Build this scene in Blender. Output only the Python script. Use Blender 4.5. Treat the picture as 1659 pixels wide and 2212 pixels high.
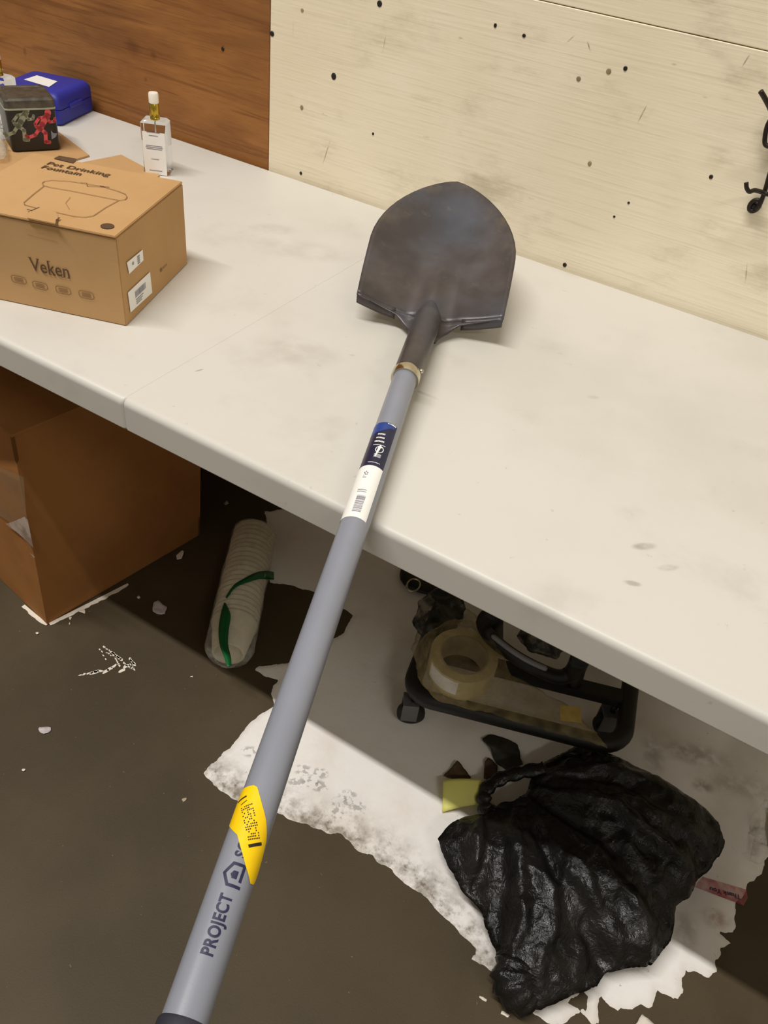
import bpy, bmesh, math, random
import numpy as np
from mathutils import Vector, Matrix, noise

random.seed(7)
for o in list(bpy.data.objects):
    bpy.data.objects.remove(o, do_unlink=True)
SC = bpy.context.scene
COL = SC.collection

# ------------------------------------------------------------------ camera
W, H, F = 1659.0, 2212.0, 1750.18
PITCH, YAW, ROLL = 0.71672, -0.44995, -0.14356
CAM = Vector((0.63804, -1.32473, 1.3085))
_cy, _sy, _cp, _sp = math.cos(YAW), math.sin(YAW), math.cos(PITCH), math.sin(PITCH)
_f = Vector((_sy * _cp, _cy * _cp, -_sp))
_r = Vector((_cy, -_sy, 0))
_d = _f.cross(_r)
_c, _s = math.cos(ROLL), math.sin(ROLL)
RIGHT = _c * _r + _s * _d
DOWN = -_s * _r + _c * _d
FWD = _f
cam_data = bpy.data.cameras.new('camera')
cam_data.sensor_fit = 'HORIZONTAL'
cam_data.sensor_width = 36.0
cam_data.lens = 36.0 * F / W
cam_data.clip_start = 0.02
cam = bpy.data.objects.new('camera', cam_data)
cam.matrix_world = Matrix(((RIGHT.x, -DOWN.x, -FWD.x, CAM.x), (RIGHT.y, -DOWN.y, -FWD.y, CAM.y),
                           (RIGHT.z, -DOWN.z, -FWD.z, CAM.z), (0, 0, 0, 1)))
COL.objects.link(cam)
SC.camera = cam

# ------------------------------------------------------------------ light
world = bpy.data.worlds.new('room_light')
SC.world = world
world.use_nodes = True
bg = world.node_tree.nodes['Background']
bg.inputs['Color'].default_value = (1.0, 0.89, 0.71, 1)
bg.inputs['Strength'].default_value = 0.225


def strip_light(name, loc, sx, sy, power, color):
    d = bpy.data.lights.new(name, 'AREA')
    d.shape = 'RECTANGLE'
    d.size, d.size_y = sx, sy
    d.energy = power
    d.color = color
    o = bpy.data.objects.new(name, d)
    o.location = loc
    COL.objects.link(o)
    return o


strip_light('ceiling_tube_light', (-0.8, -2.2, 6.0), 4.0, 0.09, 306, (1.0, 0.975, 0.935))
second = strip_light('side_tube_light', (2.9, -2.4, 3.4), 1.3, 0.15, 20, (1.0, 0.95, 0.86))
second.rotation_euler = (Vector((0.4, 0, 0.9)) - Vector((2.9, -2.4, 3.4))).to_track_quat('-Z', 'Y').to_euler()
SC.view_settings.view_transform = 'Standard'
SC.view_settings.look = 'None'
SC.view_settings.gamma = 1.0
SC.view_settings.use_curve_mapping = False
SC.view_settings.exposure = 0.0


# ------------------------------------------------------------------ helpers
def ray(px, py):
    return (RIGHT * (px - W / 2) + DOWN * (py - H / 2) + FWD * F).normalized()


def PZ(px, py, z=0.0):
    d = ray(px, py)
    return CAM + d * ((z - CAM.z) / d.z)


def PY(px, py, y=0.0):
    d = ray(px, py)
    return CAM + d * ((y - CAM.y) / d.y)


ROOTM = {}


def root_of(o):
    while o.parent:
        o = o.parent
    return o


def thing(name, label, cat, loc=(0, 0, 0), rz=0.0, group=None):
    o = bpy.data.objects.new(name, None)
    o.empty_display_size = 0.03
    COL.objects.link(o)
    o.location = loc
    o.rotation_euler = (0, 0, rz)
    ROOTM[o.name] = Matrix.Translation(Vector(loc)) @ Matrix.Rotation(rz, 4, 'Z')
    o['label'] = label
    o['category'] = cat
    if group:
        o['group'] = group
    return o


def tag(o, label, cat=None, group=None, kind=None):
    o['label'] = label
    if cat:
        o['category'] = cat
    if group:
        o['group'] = group
    if kind:
        o['kind'] = kind
    return o


def obj(name, bm, mat, parent=None, world=True, smooth=False, label=None):
    """bm -> one mesh object. world=True: vertices are in world space, moved into the root's space."""
    if parent is not None and world:
        bm.transform(ROOTM[root_of(parent).name].inverted())
    me = bpy.data.meshes.new(name)
    bm.normal_update()
    bm.to_mesh(me)
    bm.free()
    if smooth:
        for p in me.polygons:
            p.use_smooth = True
    for m in (mat if isinstance(mat, (list, tuple)) else [mat]):
        me.materials.append(m)
    o = bpy.data.objects.new(name, me)
    COL.objects.link(o)
    if parent is not None:
        o.parent = parent
    else:
        ROOTM[o.name] = Matrix.Identity(4)
    if label:
        o['label'] = label
    return o


def auto_smooth(o, ang=40):
    me = o.data
    for p in me.polygons:
        p.use_smooth = True
    bm = bmesh.new()
    bm.from_mesh(me)
    for e in bm.edges:
        if len(e.link_faces) == 2 and e.calc_face_angle(0) > math.radians(ang):
            e.smooth = False
    bm.to_mesh(me)
    bm.free()
    return o


def box_bm(size, loc=(0, 0, 0), rz=0.0, bevel=0.0, seg=2, bm=None):
    b = bmesh.new()
    bmesh.ops.create_cube(b, size=1.0)
    b.transform(Matrix.Translation(Vector(loc)) @ Matrix.Rotation(rz, 4, 'Z') @ Matrix.Diagonal((*size, 1)))
    if bevel > 0:
        bmesh.ops.bevel(b, geom=list(b.edges), offset=bevel, segments=seg, affect='EDGES', profile=0.5)
    if bm is not None:
        join(bm, b)
        return bm
    return b


def join(dst, src, free=True):
    vm = [dst.verts.new(v.co) for v in src.verts]
    src.verts.index_update()
    for f in src.faces:
        try:
            nf = dst.faces.new([vm[v.index] for v in f.verts])
            nf.material_index = f.material_index
        except ValueError:
            pass
    if free:
        src.free()
    return dst


def tube_bm(path, r, n=12, closed=False, cap=True, flat=1.0, bm=None):
    """tube along path; r may be a list; flat scales the vertical half-axis"""
    b = bm or bmesh.new()
    path = [Vector(p) for p in path]
    m = len(path)
    rs = r if isinstance(r, (list, tuple)) else [r] * m
    rings = []
    up = None
    for i, p in enumerate(path):
        if closed:
            t = path[(i + 1) % m] - path[i - 1]
        else:
            t = path[min(i + 1, m - 1)] - path[max(i - 1, 0)]
        t.normalize()
        if up is None:
            up = Vector((0, 0, 1)) if abs(t.z) < .9 else Vector((0, 1, 0))
        side = t.cross(up).normalized()
        up = side.cross(t).normalized()
        rings.append([b.verts.new(p + (side * math.cos(a) + up * math.sin(a) * flat) * rs[i])
                      for a in [2 * math.pi * k / n for k in range(n)]])
    for i in range(m if closed else m - 1):
        A, B = rings[i], rings[(i + 1) % m]
        for k in range(n):
            b.faces.new((A[k], A[(k + 1) % n], B[(k + 1) % n], B[k]))
    if cap and not closed:
        b.faces.new(list(reversed(rings[0])))
        b.faces.new(rings[-1])
    bmesh.ops.recalc_face_normals(b, faces=b.faces)
    return b


def lathe_bm(prof, n=32, M=None, bm=None):
    b = bm or bmesh.new()
    rings = []
    for r, z in prof:
        if r < 1e-6:
            rings.append([b.verts.new((0, 0, z))])
        else:
            rings.append([b.verts.new((r * math.cos(2 * math.pi * k / n), r * math.sin(2 * math.pi * k / n), z)) for k in range(n)])
    for A, B in zip(rings, rings[1:]):
        for k in range(n):
            k2 = (k + 1) % n
            if len(A) == 1 and len(B) == 1:
                continue
            if len(A) == 1:
                b.faces.new((A[0], B[k], B[k2]))
            elif len(B) == 1:
                b.faces.new((A[k], A[k2], B[0]))
            else:
                b.faces.new((A[k], A[k2], B[k2], B[k]))
    bmesh.ops.recalc_face_normals(b, faces=b.faces)
    if M is not None:
        b.transform(M)
    return b


def spline(pts, k=6, closed=False):
    pts = [Vector(p) for p in pts]
    n = len(pts)
    out = []
    for i in range(n if closed else n - 1):
        p0 = pts[(i - 1) % n] if closed or i > 0 else pts[0]
        p1, p2 = pts[i], pts[(i + 1) % n]
        p3 = pts[(i + 2) % n] if closed or i + 2 < n else pts[-1]
        for j in range(k):
            t = j / k
            out.append(0.5 * ((2 * p1) + (p2 - p0) * t + (2 * p0 - 5 * p1 + 4 * p2 - p3) * t * t + (3 * p1 - p0 - 3 * p2 + p3) * t ** 3))
    if not closed:
        out.append(pts[-1])
    return out


def poly_bm(pts, thick, bm=None, up=Vector((0, 0, 1))):
    """flat polygon of 3D points with real thickness along up"""
    b = bm or bmesh.new()
    up = Vector(up)
    top = [b.verts.new(Vector(p) + up * thick) for p in pts]
    bot = [b.verts.new(Vector(p)) for p in pts]
    n = len(pts)
    ft = b.faces.new(top)
    b.faces.new(list(reversed(bot)))
    for i in range(n):
        b.faces.new((bot[i], bot[(i + 1) % n], top[(i + 1) % n], top[i]))
    bmesh.ops.triangulate(b, faces=[f for f in b.faces if len(f.verts) > 4])
    bmesh.ops.recalc_face_normals(b, faces=b.faces)
    return b


def frame(o, ex, ey):
    """matrix whose x,y axes are ex,ey (z = cross) at o"""
    ex = Vector(ex).normalized()
    ez = ex.cross(Vector(ey)).normalized()
    ey = ez.cross(ex)
    M = Matrix((ex, ey, ez)).transposed().to_4x4()
    M.translation = Vector(o)
    return M


def text_bm(s, size, bold=0.0, align='CENTER', shear=0.0, space=1.0):
    cu = bpy.data.curves.new('lettering', 'FONT')
    cu.body = s
    cu.size = size
    cu.offset = bold
    cu.shear = shear
    cu.space_character = space
    cu.align_x = align
    cu.align_y = 'CENTER'
    cu.resolution_u = 4
    to = bpy.data.objects.new('lettering_curve', cu)
    COL.objects.link(to)
    bpy.context.view_layer.update()
    me = bpy.data.meshes.new_from_object(to.evaluated_get(bpy.context.evaluated_depsgraph_get()))
    b = bmesh.new()
    b.from_mesh(me)
    bpy.data.objects.remove(to, do_unlink=True)
    bpy.data.curves.remove(cu)
    bpy.data.meshes.remove(me)
    return b


def rect2(b, x0, y0, x1, y1, ang=0.0):
    cx, cy = (x0 + x1) / 2, (y0 + y1) / 2
    ca, sa = math.cos(ang), math.sin(ang)
    vs = []
    for x, y in ((x0, y0), (x1, y0), (x1, y1), (x0, y1)):
        dx, dy = x - cx, y - cy
        vs.append(b.verts.new((cx + dx * ca - dy * sa, cy + dx * sa + dy * ca, 0)))
    b.faces.new(vs)
    return b


def poly2(b, pts):
    f = b.faces.new([b.verts.new((x, y, 0)) for x, y in pts])
    bmesh.ops.triangulate(b, faces=[f])
    return b


def line2(b, pts, w, closed=False):
    pts = [Vector((x, y)) for x, y in pts]
    n = len(pts)
    for i in range(n if closed else n - 1):
        a, c = pts[i], pts[(i + 1) % n]
        d = (c - a)
        if d.length < 1e-7:
            continue
        d.normalize()
        nn = Vector((-d.y, d.x)) * w / 2
        a2, c2 = a - d * w * .3, c + d * w * .3
        b.faces.new([b.verts.new((p.x, p.y, 0)) for p in (a2 - nn, c2 - nn, c2 + nn, a2 + nn)])
    return b


def subdivide_to(b, L, it=6):
    for _ in range(it):
        es = [e for e in b.edges if e.calc_length() > L]
        if not es:
            break
        bmesh.ops.subdivide_edges(b, edges=es, cuts=1)
        bmesh.ops.triangulate(b, faces=[f for f in b.faces if len(f.verts) > 3])
    return b


def fbm(x, y, z, oct=4):
    return noise.fractal((x, y, z), 1.0, 2.0, oct, noise_basis='PERLIN_ORIGINAL')


def poly_sdf(P, poly):
    """signed distance (positive inside) of points P (n,2) to polygon"""
    poly = np.asarray(poly, float)
    a = poly
    b = np.roll(poly, -1, 0)
    d = np.full(len(P), 1e9)
    ins = np.zeros(len(P), bool)
    for p, q in zip(a, b):
        e = q - p
        w = P - p
        t = np.clip((w @ e) / max(e @ e, 1e-12), 0, 1)
        r = w - t[:, None] * e
        d = np.minimum(d, np.hypot(r[:, 0], r[:, 1]))
        c = ((p[1] <= P[:, 1]) != (q[1] <= P[:, 1]))
        if abs(q[1] - p[1]) > 1e-12:
            xi = p[0] + (P[:, 1] - p[1]) * (q[0] - p[0]) / (q[1] - p[1])
            ins ^= c & (P[:, 0] < xi)
    return np.where(ins, d, -d)


def sdf_grid(polys, holes, cell, jitter=0.0, jscale=40.0, seed=0.0):
    """grid of quads inside the union of polygons, boundary vertices snapped to the outline.
    returns verts (n,2), sdf (n), faces"""
    allp = np.array([p for po in polys for p in po])
    lo = allp.min(0) - 2 * cell
    hi = allp.max(0) + 2 * cell
    nx = int((hi[0] - lo[0]) / cell) + 2
    ny = int((hi[1] - lo[1]) / cell) + 2
    X, Y = np.meshgrid(lo[0] + np.arange(nx) * cell, lo[1] + np.arange(ny) * cell, indexing='ij')
    P = np.stack([X.ravel(), Y.ravel()], 1)

    def S(P):
        s = np.full(len(P), -1e9)
        for po in polys:
            s = np.maximum(s, poly_sdf(P, po))
        for ho in holes:
            s = np.minimum(s, -poly_sdf(P, ho))
        if jitter > 0:
            near = np.abs(s) < 6 * jitter + 2 * cell
            j = np.zeros(len(P))
            for i in np.nonzero(near)[0]:
                j[i] = jitter * 1.6 * fbm(P[i, 0] * jscale, P[i, 1] * jscale, seed, 4)
            s = s + j
        return s
    s = S(P)
    e = cell * .05
    near = np.abs(s) < 1.5 * cell
    gx = np.zeros(len(P))
    gy = np.zeros(len(P))
    s2 = s.reshape(nx, ny)
    GX, GY = np.gradient(s2, cell)
    gx, gy = GX.ravel(), GY.ravel()
    gl = np.maximum(gx * gx + gy * gy, .3)
    idx = np.arange(nx * ny).reshape(nx, ny)
    quads = np.stack([idx[:-1, :-1], idx[1:, :-1], idx[1:, 1:], idx[:-1, 1:]], -1).reshape(-1, 4)
    keep = (s[quads] > -.35 * cell).all(1)
    quads = quads[keep]
    used = np.zeros(len(P), bool)
    used[quads.ravel()] = True
    cnt = np.bincount(quads.ravel(), minlength=len(P))
    bd = used & (cnt < 4)
    mv = bd & (np.abs(s) < 1.6 * cell)
    P2 = P.copy()
    st = np.clip(s / gl, -cell * .8, cell * .8)
    P2[mv, 0] -= (st * gx)[mv]
    P2[mv, 1] -= (st * gy)[mv]
    s = s.copy()
    s[bd] = 0
    new = -np.ones(len(P), int)
    new[used] = np.arange(used.sum())
    return P2[used], np.maximum(s[used], 0), new[quads], bd[used]


# ------------------------------------------------------------------ materials
def lin(c):
    return tuple(((v / 255) / 12.92 if v / 255 <= .04045 else ((v / 255 + .055) / 1.055) ** 2.4) for v in c)


class NT:
    def __init__(self, name):
        self.m = bpy.data.materials.new(name)
        self.m.use_nodes = True
        self.t = self.m.node_tree
        self.b = self.t.nodes['Principled BSDF']
        self.out = self.t.nodes['Material Output']
        self.co = None

    def n(self, kind, **kw):
        x = self.t.nodes.new(kind)
        for k, v in kw.items():
            setattr(x, k, v)
        return x

    def l(self, a, b):
        self.t.links.new(a, b)

    def obj(self):
        if self.co is None:
            self.co = self.n('ShaderNodeTexCoord').outputs['Object']
        return self.co

    def mapping(self, scale=(1, 1, 1), rot=(0, 0, 0), loc=(0, 0, 0)):
        m = self.n('ShaderNodeMapping')
        m.inputs['Scale'].default_value = scale
        m.inputs['Rotation'].default_value = rot
        m.inputs['Location'].default_value = loc
        self.l(self.obj(), m.inputs['Vector'])
        return m.outputs[0]

    def noise(self, scale, detail=4, rough=.55, vec=None, dist=0.0):
        x = self.n('ShaderNodeTexNoise')
        x.inputs['Scale'].default_value = scale
        x.inputs['Detail'].default_value = detail
        x.inputs['Roughness'].default_value = rough
        x.inputs['Distortion'].default_value = dist
        self.l(vec if vec is not None else self.obj(), x.inputs['Vector'])
        return x.outputs['Fac']

    def ramp(self, fac, a, b):
        x = self.n('ShaderNodeMapRange')
        x.interpolation_type = 'SMOOTHSTEP'
        x.inputs['From Min'].default_value = a
        x.inputs['From Max'].default_value = b
        self.l(fac, x.inputs['Value'])
        return x.outputs['Result']

    def math(self, op, a, b=None):
        x = self.n('ShaderNodeMath', operation=op)
        for i, v in enumerate((a, b)):
            if v is None:
                continue
            if isinstance(v, (int, float)):
                x.inputs[i].default_value = v
            else:
                self.l(v, x.inputs[i])
        return x.outputs[0]

    def mix(self, fac, a, b):
        x = self.n('ShaderNodeMix', data_type='RGBA')
        if isinstance(fac, (int, float)):
            x.inputs[0].default_value = fac
        else:
            self.l(fac, x.inputs[0])
        for s, v in ((x.inputs[6], a), (x.inputs[7], b)):
            if isinstance(v, tuple):
                s.default_value = (*v[:3], 1)
            else:
                self.l(v, s)
        return x.outputs[2]

    def spot(self, c, rx, ry, ang=0.0, plane='XY', soft=.5):
        """soft ellipse mask around a point of the object (a stain with its own shape)"""
        v = self.n('ShaderNodeVectorMath', operation='SUBTRACT')
        self.l(self.obj(), v.inputs[0])
        v.inputs[1].default_value = c
        m = self.n('ShaderNodeMapping')
        m.vector_type = 'TEXTURE'
        if plane == 'XY':
            m.inputs['Rotation'].default_value = (0, 0, ang)
            m.inputs['Scale'].default_value = (rx, ry, 1e3)
        else:
            m.inputs['Rotation'].default_value = (0, ang, 0)
            m.inputs['Scale'].default_value = (rx, 1e3, ry)
        self.l(v.outputs[0], m.inputs['Vector'])
        ln = self.n('ShaderNodeVectorMath', operation='LENGTH')
        self.l(m.outputs[0], ln.inputs[0])
        x = self.n('ShaderNodeMapRange')
        x.interpolation_type = 'SMOOTHSTEP'
        x.inputs['From Min'].default_value = 1.0
        x.inputs['From Max'].default_value = 1.0 - soft
        self.l(ln.outputs['Value'], x.inputs['Value'])
        return x.outputs['Result']

    def bump(self, h, strength=.2, dist=.002, prev=None):
        x = self.n('ShaderNodeBump')
        x.inputs['Strength'].default_value = strength
        x.inputs['Distance'].default_value = dist
        self.l(h, x.inputs['Height'])
        if prev is not None:
            self.l(prev, x.inputs['Normal'])
        return x.outputs[0]

    def fin(self, col=None, rough=.5, metal=0.0, normal=None, spec=.5):
        if col is not None:
            if isinstance(col, tuple):
                self.b.inputs['Base Color'].default_value = (*col[:3], 1)
            else:
                self.l(col, self.b.inputs['Base Color'])
        if isinstance(rough, (int, float)):
            self.b.inputs['Roughness'].default_value = rough
        else:
            self.l(rough, self.b.inputs['Roughness'])
        self.b.inputs['Metallic'].default_value = metal
        self.b.inputs['Specular IOR Level'].default_value = spec
        if normal is not None:
            self.l(normal, self.b.inputs['Normal'])
        return self.m


def simple(name, col, rough=.5, metal=0.0, var=.12, vscale=30, bump=0.0, bscale=200, spec=.5):
    t = NT(name)
    c2 = tuple(v * (1 - var) for v in col)
    c3 = tuple(min(1, v * (1 + var)) for v in col)
    n = t.noise(vscale, 5)
    c = t.mix(t.ramp(n, .3, .7), c2, c3)
    nr = t.bump(t.noise(bscale, 3), bump, .001) if bump else None
    return t.fin(c, rough, metal, nr, spec)


def film(name, col, opacity, rough=.15, bump=.6, bscale=60):
    """thin clear plastic: mostly see-through with a glossy crinkled skin"""
    t = NT(name)
    n = t.noise(bscale, 4)
    nr = t.bump(n, bump, .004)
    t.fin(col, rough, 0, nr)
    tr = t.n('ShaderNodeBsdfTransparent')
    mx = t.n('ShaderNodeMixShader')
    fr = t.n('ShaderNodeLayerWeight')
    fr.inputs['Blend'].default_value = .35
    t.l(nr, fr.inputs['Normal'])
    f = t.math('ADD', t.math('MULTIPLY', fr.outputs['Facing'], .35), t.math('MULTIPLY', t.ramp(n, .35, .75), opacity * 1.4))
    f = t.math('ADD', f, opacity * .3)
    f = t.math('MINIMUM', f, .95)
    t.l(f, mx.inputs[0])
    t.l(tr.outputs[0], mx.inputs[1])
    t.l(t.b.outputs[0], mx.inputs[2])
    t.l(mx.outputs[0], t.out.inputs['Surface'])
    return t.m


def make_floor():
    t = NT('stained_concrete')
    a = lin((80, 68, 48))
    b = lin((68, 57, 39))
    c = t.mix(t.ramp(t.noise(3.0, 6), .35, .65), b, a)
    c = t.mix(t.math('MULTIPLY', t.ramp(t.noise(900, 2), .62, .72), .35), c, lin((120, 108, 84)))
    c = t.mix(t.math('MULTIPLY', t.ramp(t.noise(500, 2), .30, .22), .5), c, lin((45, 38, 27)))
    c = t.mix(t.math('MULTIPLY', t.ramp(t.noise(120, 3), .72, .76), .5), c, lin((150, 135, 110)))
    h = t.noise(350, 4)
    return t.fin(c, .62, 0, t.bump(h, .25, .001), .35)


def make_paint():
    t = NT('worn_white_floor_paint')
    at = t.n('ShaderNodeAttribute')
    at.attribute_name = 'edge'
    e = at.outputs['Fac']                      # 1 at the outline, falling inwards
    at2 = t.n('ShaderNodeAttribute')
    at2.attribute_name = 'grime'
    g = at2.outputs['Fac']
    white = lin((248, 243, 238))
    c = t.mix(t.ramp(t.noise(9, 5), .42, .75), white, lin((238, 230, 220)))
    n1 = t.noise(28, 6, .65)
    n2 = t.noise(90, 5, .6)
    k = t.math('MULTIPLY', g, t.math('ADD', t.ramp(n1, .35, .68), t.math('MULTIPLY', t.ramp(n2, .5, .7), .5)))
    c = t.mix(t.math('MINIMUM', t.math('MULTIPLY', k, .95), .9), c, lin((112, 98, 78)))
    c = t.mix(t.math('MULTIPLY', e, .28), c, lin((178, 168, 150)))
    # specks
    c = t.mix(t.math('MULTIPLY', t.ramp(t.noise(70, 4), .70, .76), .5), c, lin((120, 105, 85)))
    # stains with a place of their own
    for p, rx, ry, col, amt in (((1545, 1985), .035, .022, (150, 96, 48), .6), ((1518, 1700), .028, .02, (90, 70, 40), .6),
                                ((1500, 1630), .1, .035, (110, 95, 65), .45), ((1600, 1700), .12, .04, (130, 110, 80), .35),
                                ((1410, 1630), .03, .06, (90, 80, 50), .4), ((1480, 2010), .03, .05, (120, 105, 80), .4)):
        q = PZ(*p)
        c = t.mix(t.math('MULTIPLY', t.math('MULTIPLY', t.spot((q.x, q.y, 0), rx, ry, .4, soft=.9), t.ramp(t.noise(45, 4), .3, .62)), amt), c, lin(col))
    # faded shoe-sole marks
    for p in ((540, 1625), (640, 1690), (672, 1690), (655, 1665), (690, 1700), (735, 1735), (752, 1720), (770, 1742), (728, 1758), (690, 1672)):
        q = PZ(*p)
        c = t.mix(t.math('MULTIPLY', t.math('MULTIPLY', t.spot((q.x, q.y, 0), .02, .014, .5, soft=.5), t.ramp(t.noise(110, 3), .48, .56)), .5), c, lin((120, 112, 108)))
    return t.fin(c, .5, 0, t.bump(t.math('ADD', t.noise(25, 4), t.math('MULTIPLY', t.noise(160, 3), .3)), .3, .003), .4)


def make_cream_wall():
    t = NT('cream_painted_plywood')
    base = lin((247, 236, 212))
    c = t.mix(t.ramp(t.noise(2.2, 4), .35, .7), base, lin((239, 226, 198)))
    grain = t.noise(1.0, 5, .6, t.mapping((6, 1, 260)))
    c = t.mix(t.math('MULTIPLY', t.ramp(grain, .48, .74), .32), c, lin((196, 182, 150)))
    dirt = t.noise(7, 6, .65, t.mapping((.6, 1, 1.5)))
    c = t.mix(t.math('MULTIPLY', t.ramp(dirt, .53, .72), .5), c, lin((172, 158, 128)))
    sm = t.noise(26, 4, .55, t.mapping((.7, 1, 2.2)))
    c = t.mix(t.math('MULTIPLY', t.ramp(sm, .69, .77), .45), c, lin((128, 114, 84)))
    scr = t.noise(1.0, 3, .5, t.mapping((300, 1, 9), (0, .35, 0)))
    c = t.mix(t.math('MULTIPLY', t.ramp(scr, .74, .80), .35), c, lin((140, 124, 92)))
    # chipped paint and handled grime
    for p, rx, rz, col, amt in (((905, 210), .035, .008, (206, 190, 150), .9), ((650, 232), .012, .004, (150, 135, 105), .6),
                                ((1560, 345), .04, .03, (150, 132, 95), .5), ((1535, 500), .05, .035, (170, 150, 112), .5),
                                ((1645, 290), .018, .012, (160, 140, 104), .8), ((700, 320), .05, .03, (168, 152, 118), .5),
                                ((860, 90), .07, .03, (168, 152, 118), .4), ((1450, 420), .03, .07, (222, 205, 165), .5)):
        q = PY(*p)
        c = t.mix(t.math('MULTIPLY', t.math('MULTIPLY', t.spot((q.x, 0, q.z), rx, rz, -.1, 'XZ', soft=1.0), t.ramp(t.noise(40, 5, .6, t.mapping((.5, 1, 2))), .35, .7)), amt * .8), c, lin(col))
    for p, L_, a_, amt in (((705, 330), .032, .28, .45), ((1388, 245), .018, .22, .5), ((1232, 85), .011, .7, .5), ((830, 95), .02, .1, .35),
                           ((1272, 100), .01, -.6, .5), ((1612, 130), .012, .25, .5), ((1612, 590), .02, -.3, .35), ((1020, 420), .03, 1.5, .25)):
        q = PY(*p)
        c = t.mix(t.math('MULTIPLY', t.math('MULTIPLY', t.spot((q.x, 0, q.z), .0016, L_, a_, 'XZ', soft=.9), t.ramp(t.noise(90, 3), .3, .6)), amt * 1.6), c, lin((120, 106, 80)))
    h = t.math('ADD', t.math('MULTIPLY', grain, .7), t.math('MULTIPLY', t.noise(30, 4, .5, t.mapping((.25, 1, 1))), .5))
    return t.fin(c, .55, 0, t.bump(h, .45, .0015), .35)


def make_brown_wall():
    t = NT('varnished_brown_plywood')
    wv = t.noise(1.0, 5, .6, t.mapping((1.3, 1, 9), (0, .10, 0)), 1.6)
    c = t.mix(t.ramp(wv, .35, .68), lin((166, 112, 60)), lin((136, 88, 46)))
    st = t.noise(1.0, 4, .6, t.mapping((1.6, 1, 34), (0, .16, 0)), 2.2)
    c = t.mix(t.math('MULTIPLY', t.ramp(st, .52, .66), .55), c, lin((112, 68, 34)))
    g = t.noise(1.0, 6, .65, t.mapping((14, 1, 420), (0, .05, 0)))
    c = t.mix(t.math('MULTIPLY', t.ramp(g, .46, .72), .4), c, lin((104, 64, 32)))
    c = t.mix(t.math('MULTIPLY', t.ramp(t.noise(4, 5), .48, .75), .45), c, lin((120, 84, 50)))
    for p, rx, rz in (((480, 106), .006, .010), ((285, 102), .03, .02), ((313, 172), .006, .006), ((52, 112), .008, .012), ((330, 120), .012, .01)):
        q = PY(*p)
        c = t.mix(t.math('MULTIPLY', t.spot((q.x, 0, q.z), rx, rz, .2, 'XZ', soft=.8), .4), c, lin((84, 46, 20)))
    return t.fin(c, .5, 0, t.bump(g, .2, .001), .3)


def make_table_plastic():
    t = NT('moulded_white_plastic')
    c = t.mix(t.ramp(t.noise(3.5, 5), .4, .7), lin((212, 208, 200)), lin((203, 199, 190)))
    c = t.mix(t.math('MULTIPLY', t.ramp(t.noise(9, 6, .6), .55, .8), .4), c, lin((180, 175, 164)))
    c = t.mix(t.math('MULTIPLY', t.ramp(t.noise(60, 4), .70, .76), .3), c, lin((158, 151, 136)))
    sc = t.noise(1.0, 3, .5, t.mapping((160, 12, 1), (0, 0, .5)))
    c = t.mix(t.math('MULTIPLY', t.ramp(sc, .74, .8), .18), c, lin((150, 142, 125)))
    for p, rx, ry, a, amt in (((1392, 1180), .018, .007, .75, .8), ((1443, 1226), .015, .006, .75, .9), ((1366, 1260), .012, .005, .4, .6),
                              ((1280, 858), .012, .006, .7, .3), ((590, 495), .05, .03, .6, .25), ((430, 800), .008, .002, 1.2, .7),
                              ((650, 540), .12, .05, .5, .2), ((640, 760), .08, .05, .2, .25)):
        q = PZ(*p, .74)
        c = t.mix(t.math('MULTIPLY', t.math('MULTIPLY', t.spot((q.x, q.y + .38, .74), rx, ry, a, soft=.6), t.ramp(t.noise(35, 4), .2, .7)), amt), c, lin((148, 141, 126)))
    return t.fin(c, .42, 0, t.bump(t.noise(700, 2), .12, .0006), .45)


def make_blade_steel():
    t = NT('dark_coated_steel')
    c = t.mix(t.ramp(t.noise(14, 5), .35, .7), lin((74, 68, 68)), lin((98, 90, 88)))
    c = t.mix(t.math('MULTIPLY', t.ramp(t.noise(7, 3), .46, .68), .55), c, lin((74, 84, 100)))  # bluish patches: the blade's cool sheen painted into its colour
    c = t.mix(t.math('MULTIPLY', t.ramp(t.noise(45, 6, .7), .60, .75), .35), c, lin((128, 118, 108)))
    at = t.n('ShaderNodeAttribute')
    at.attribute_name = 'tipwear'
    k = t.math('MULTIPLY', at.outputs['Fac'], t.ramp(t.noise(38, 5, .7), .46, .62))
    c = t.mix(t.math('MULTIPLY', k, .9), c, lin((136, 116, 74)))
    r = t.mix(t.ramp(t.noise(20, 4), .4, .7), (.36,) * 3, (.5,) * 3)
    return t.fin(c, r, .45, t.bump(t.noise(260, 3), .15, .0006), .5)


def make_card(name, a, b, fine=.0):
    t = NT(name)
    c = t.mix(t.ramp(t.noise(5, 4), .35, .7), lin(a), lin(b))
    f = t.noise(1.0, 4, .6, t.mapping((60, 60, 400)))
    c = t.mix(t.math('MULTIPLY', t.ramp(f, .55, .8), .18), c, tuple(v * .7 for v in lin(b)))
    return t.fin(c, .8, 0, t.bump(t.noise(300, 3), .1, .0006), .2)


def make_bag():
    t = NT('black_bin_liner_plastic')
    c = t.mix(t.ramp(t.noise(12, 4), .4, .7), (.006, .006, .0055), (.016, .013, .012))
    h = t.math('ADD', t.noise(38, 5, .6, dist=1.2), t.math('MULTIPLY', t.noise(130, 4, .6, t.mapping((1, .45, 1), (0, 0, .5))), .55))
    return t.fin(c, .24, 0, t.bump(h, .7, .005), .38)


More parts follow.
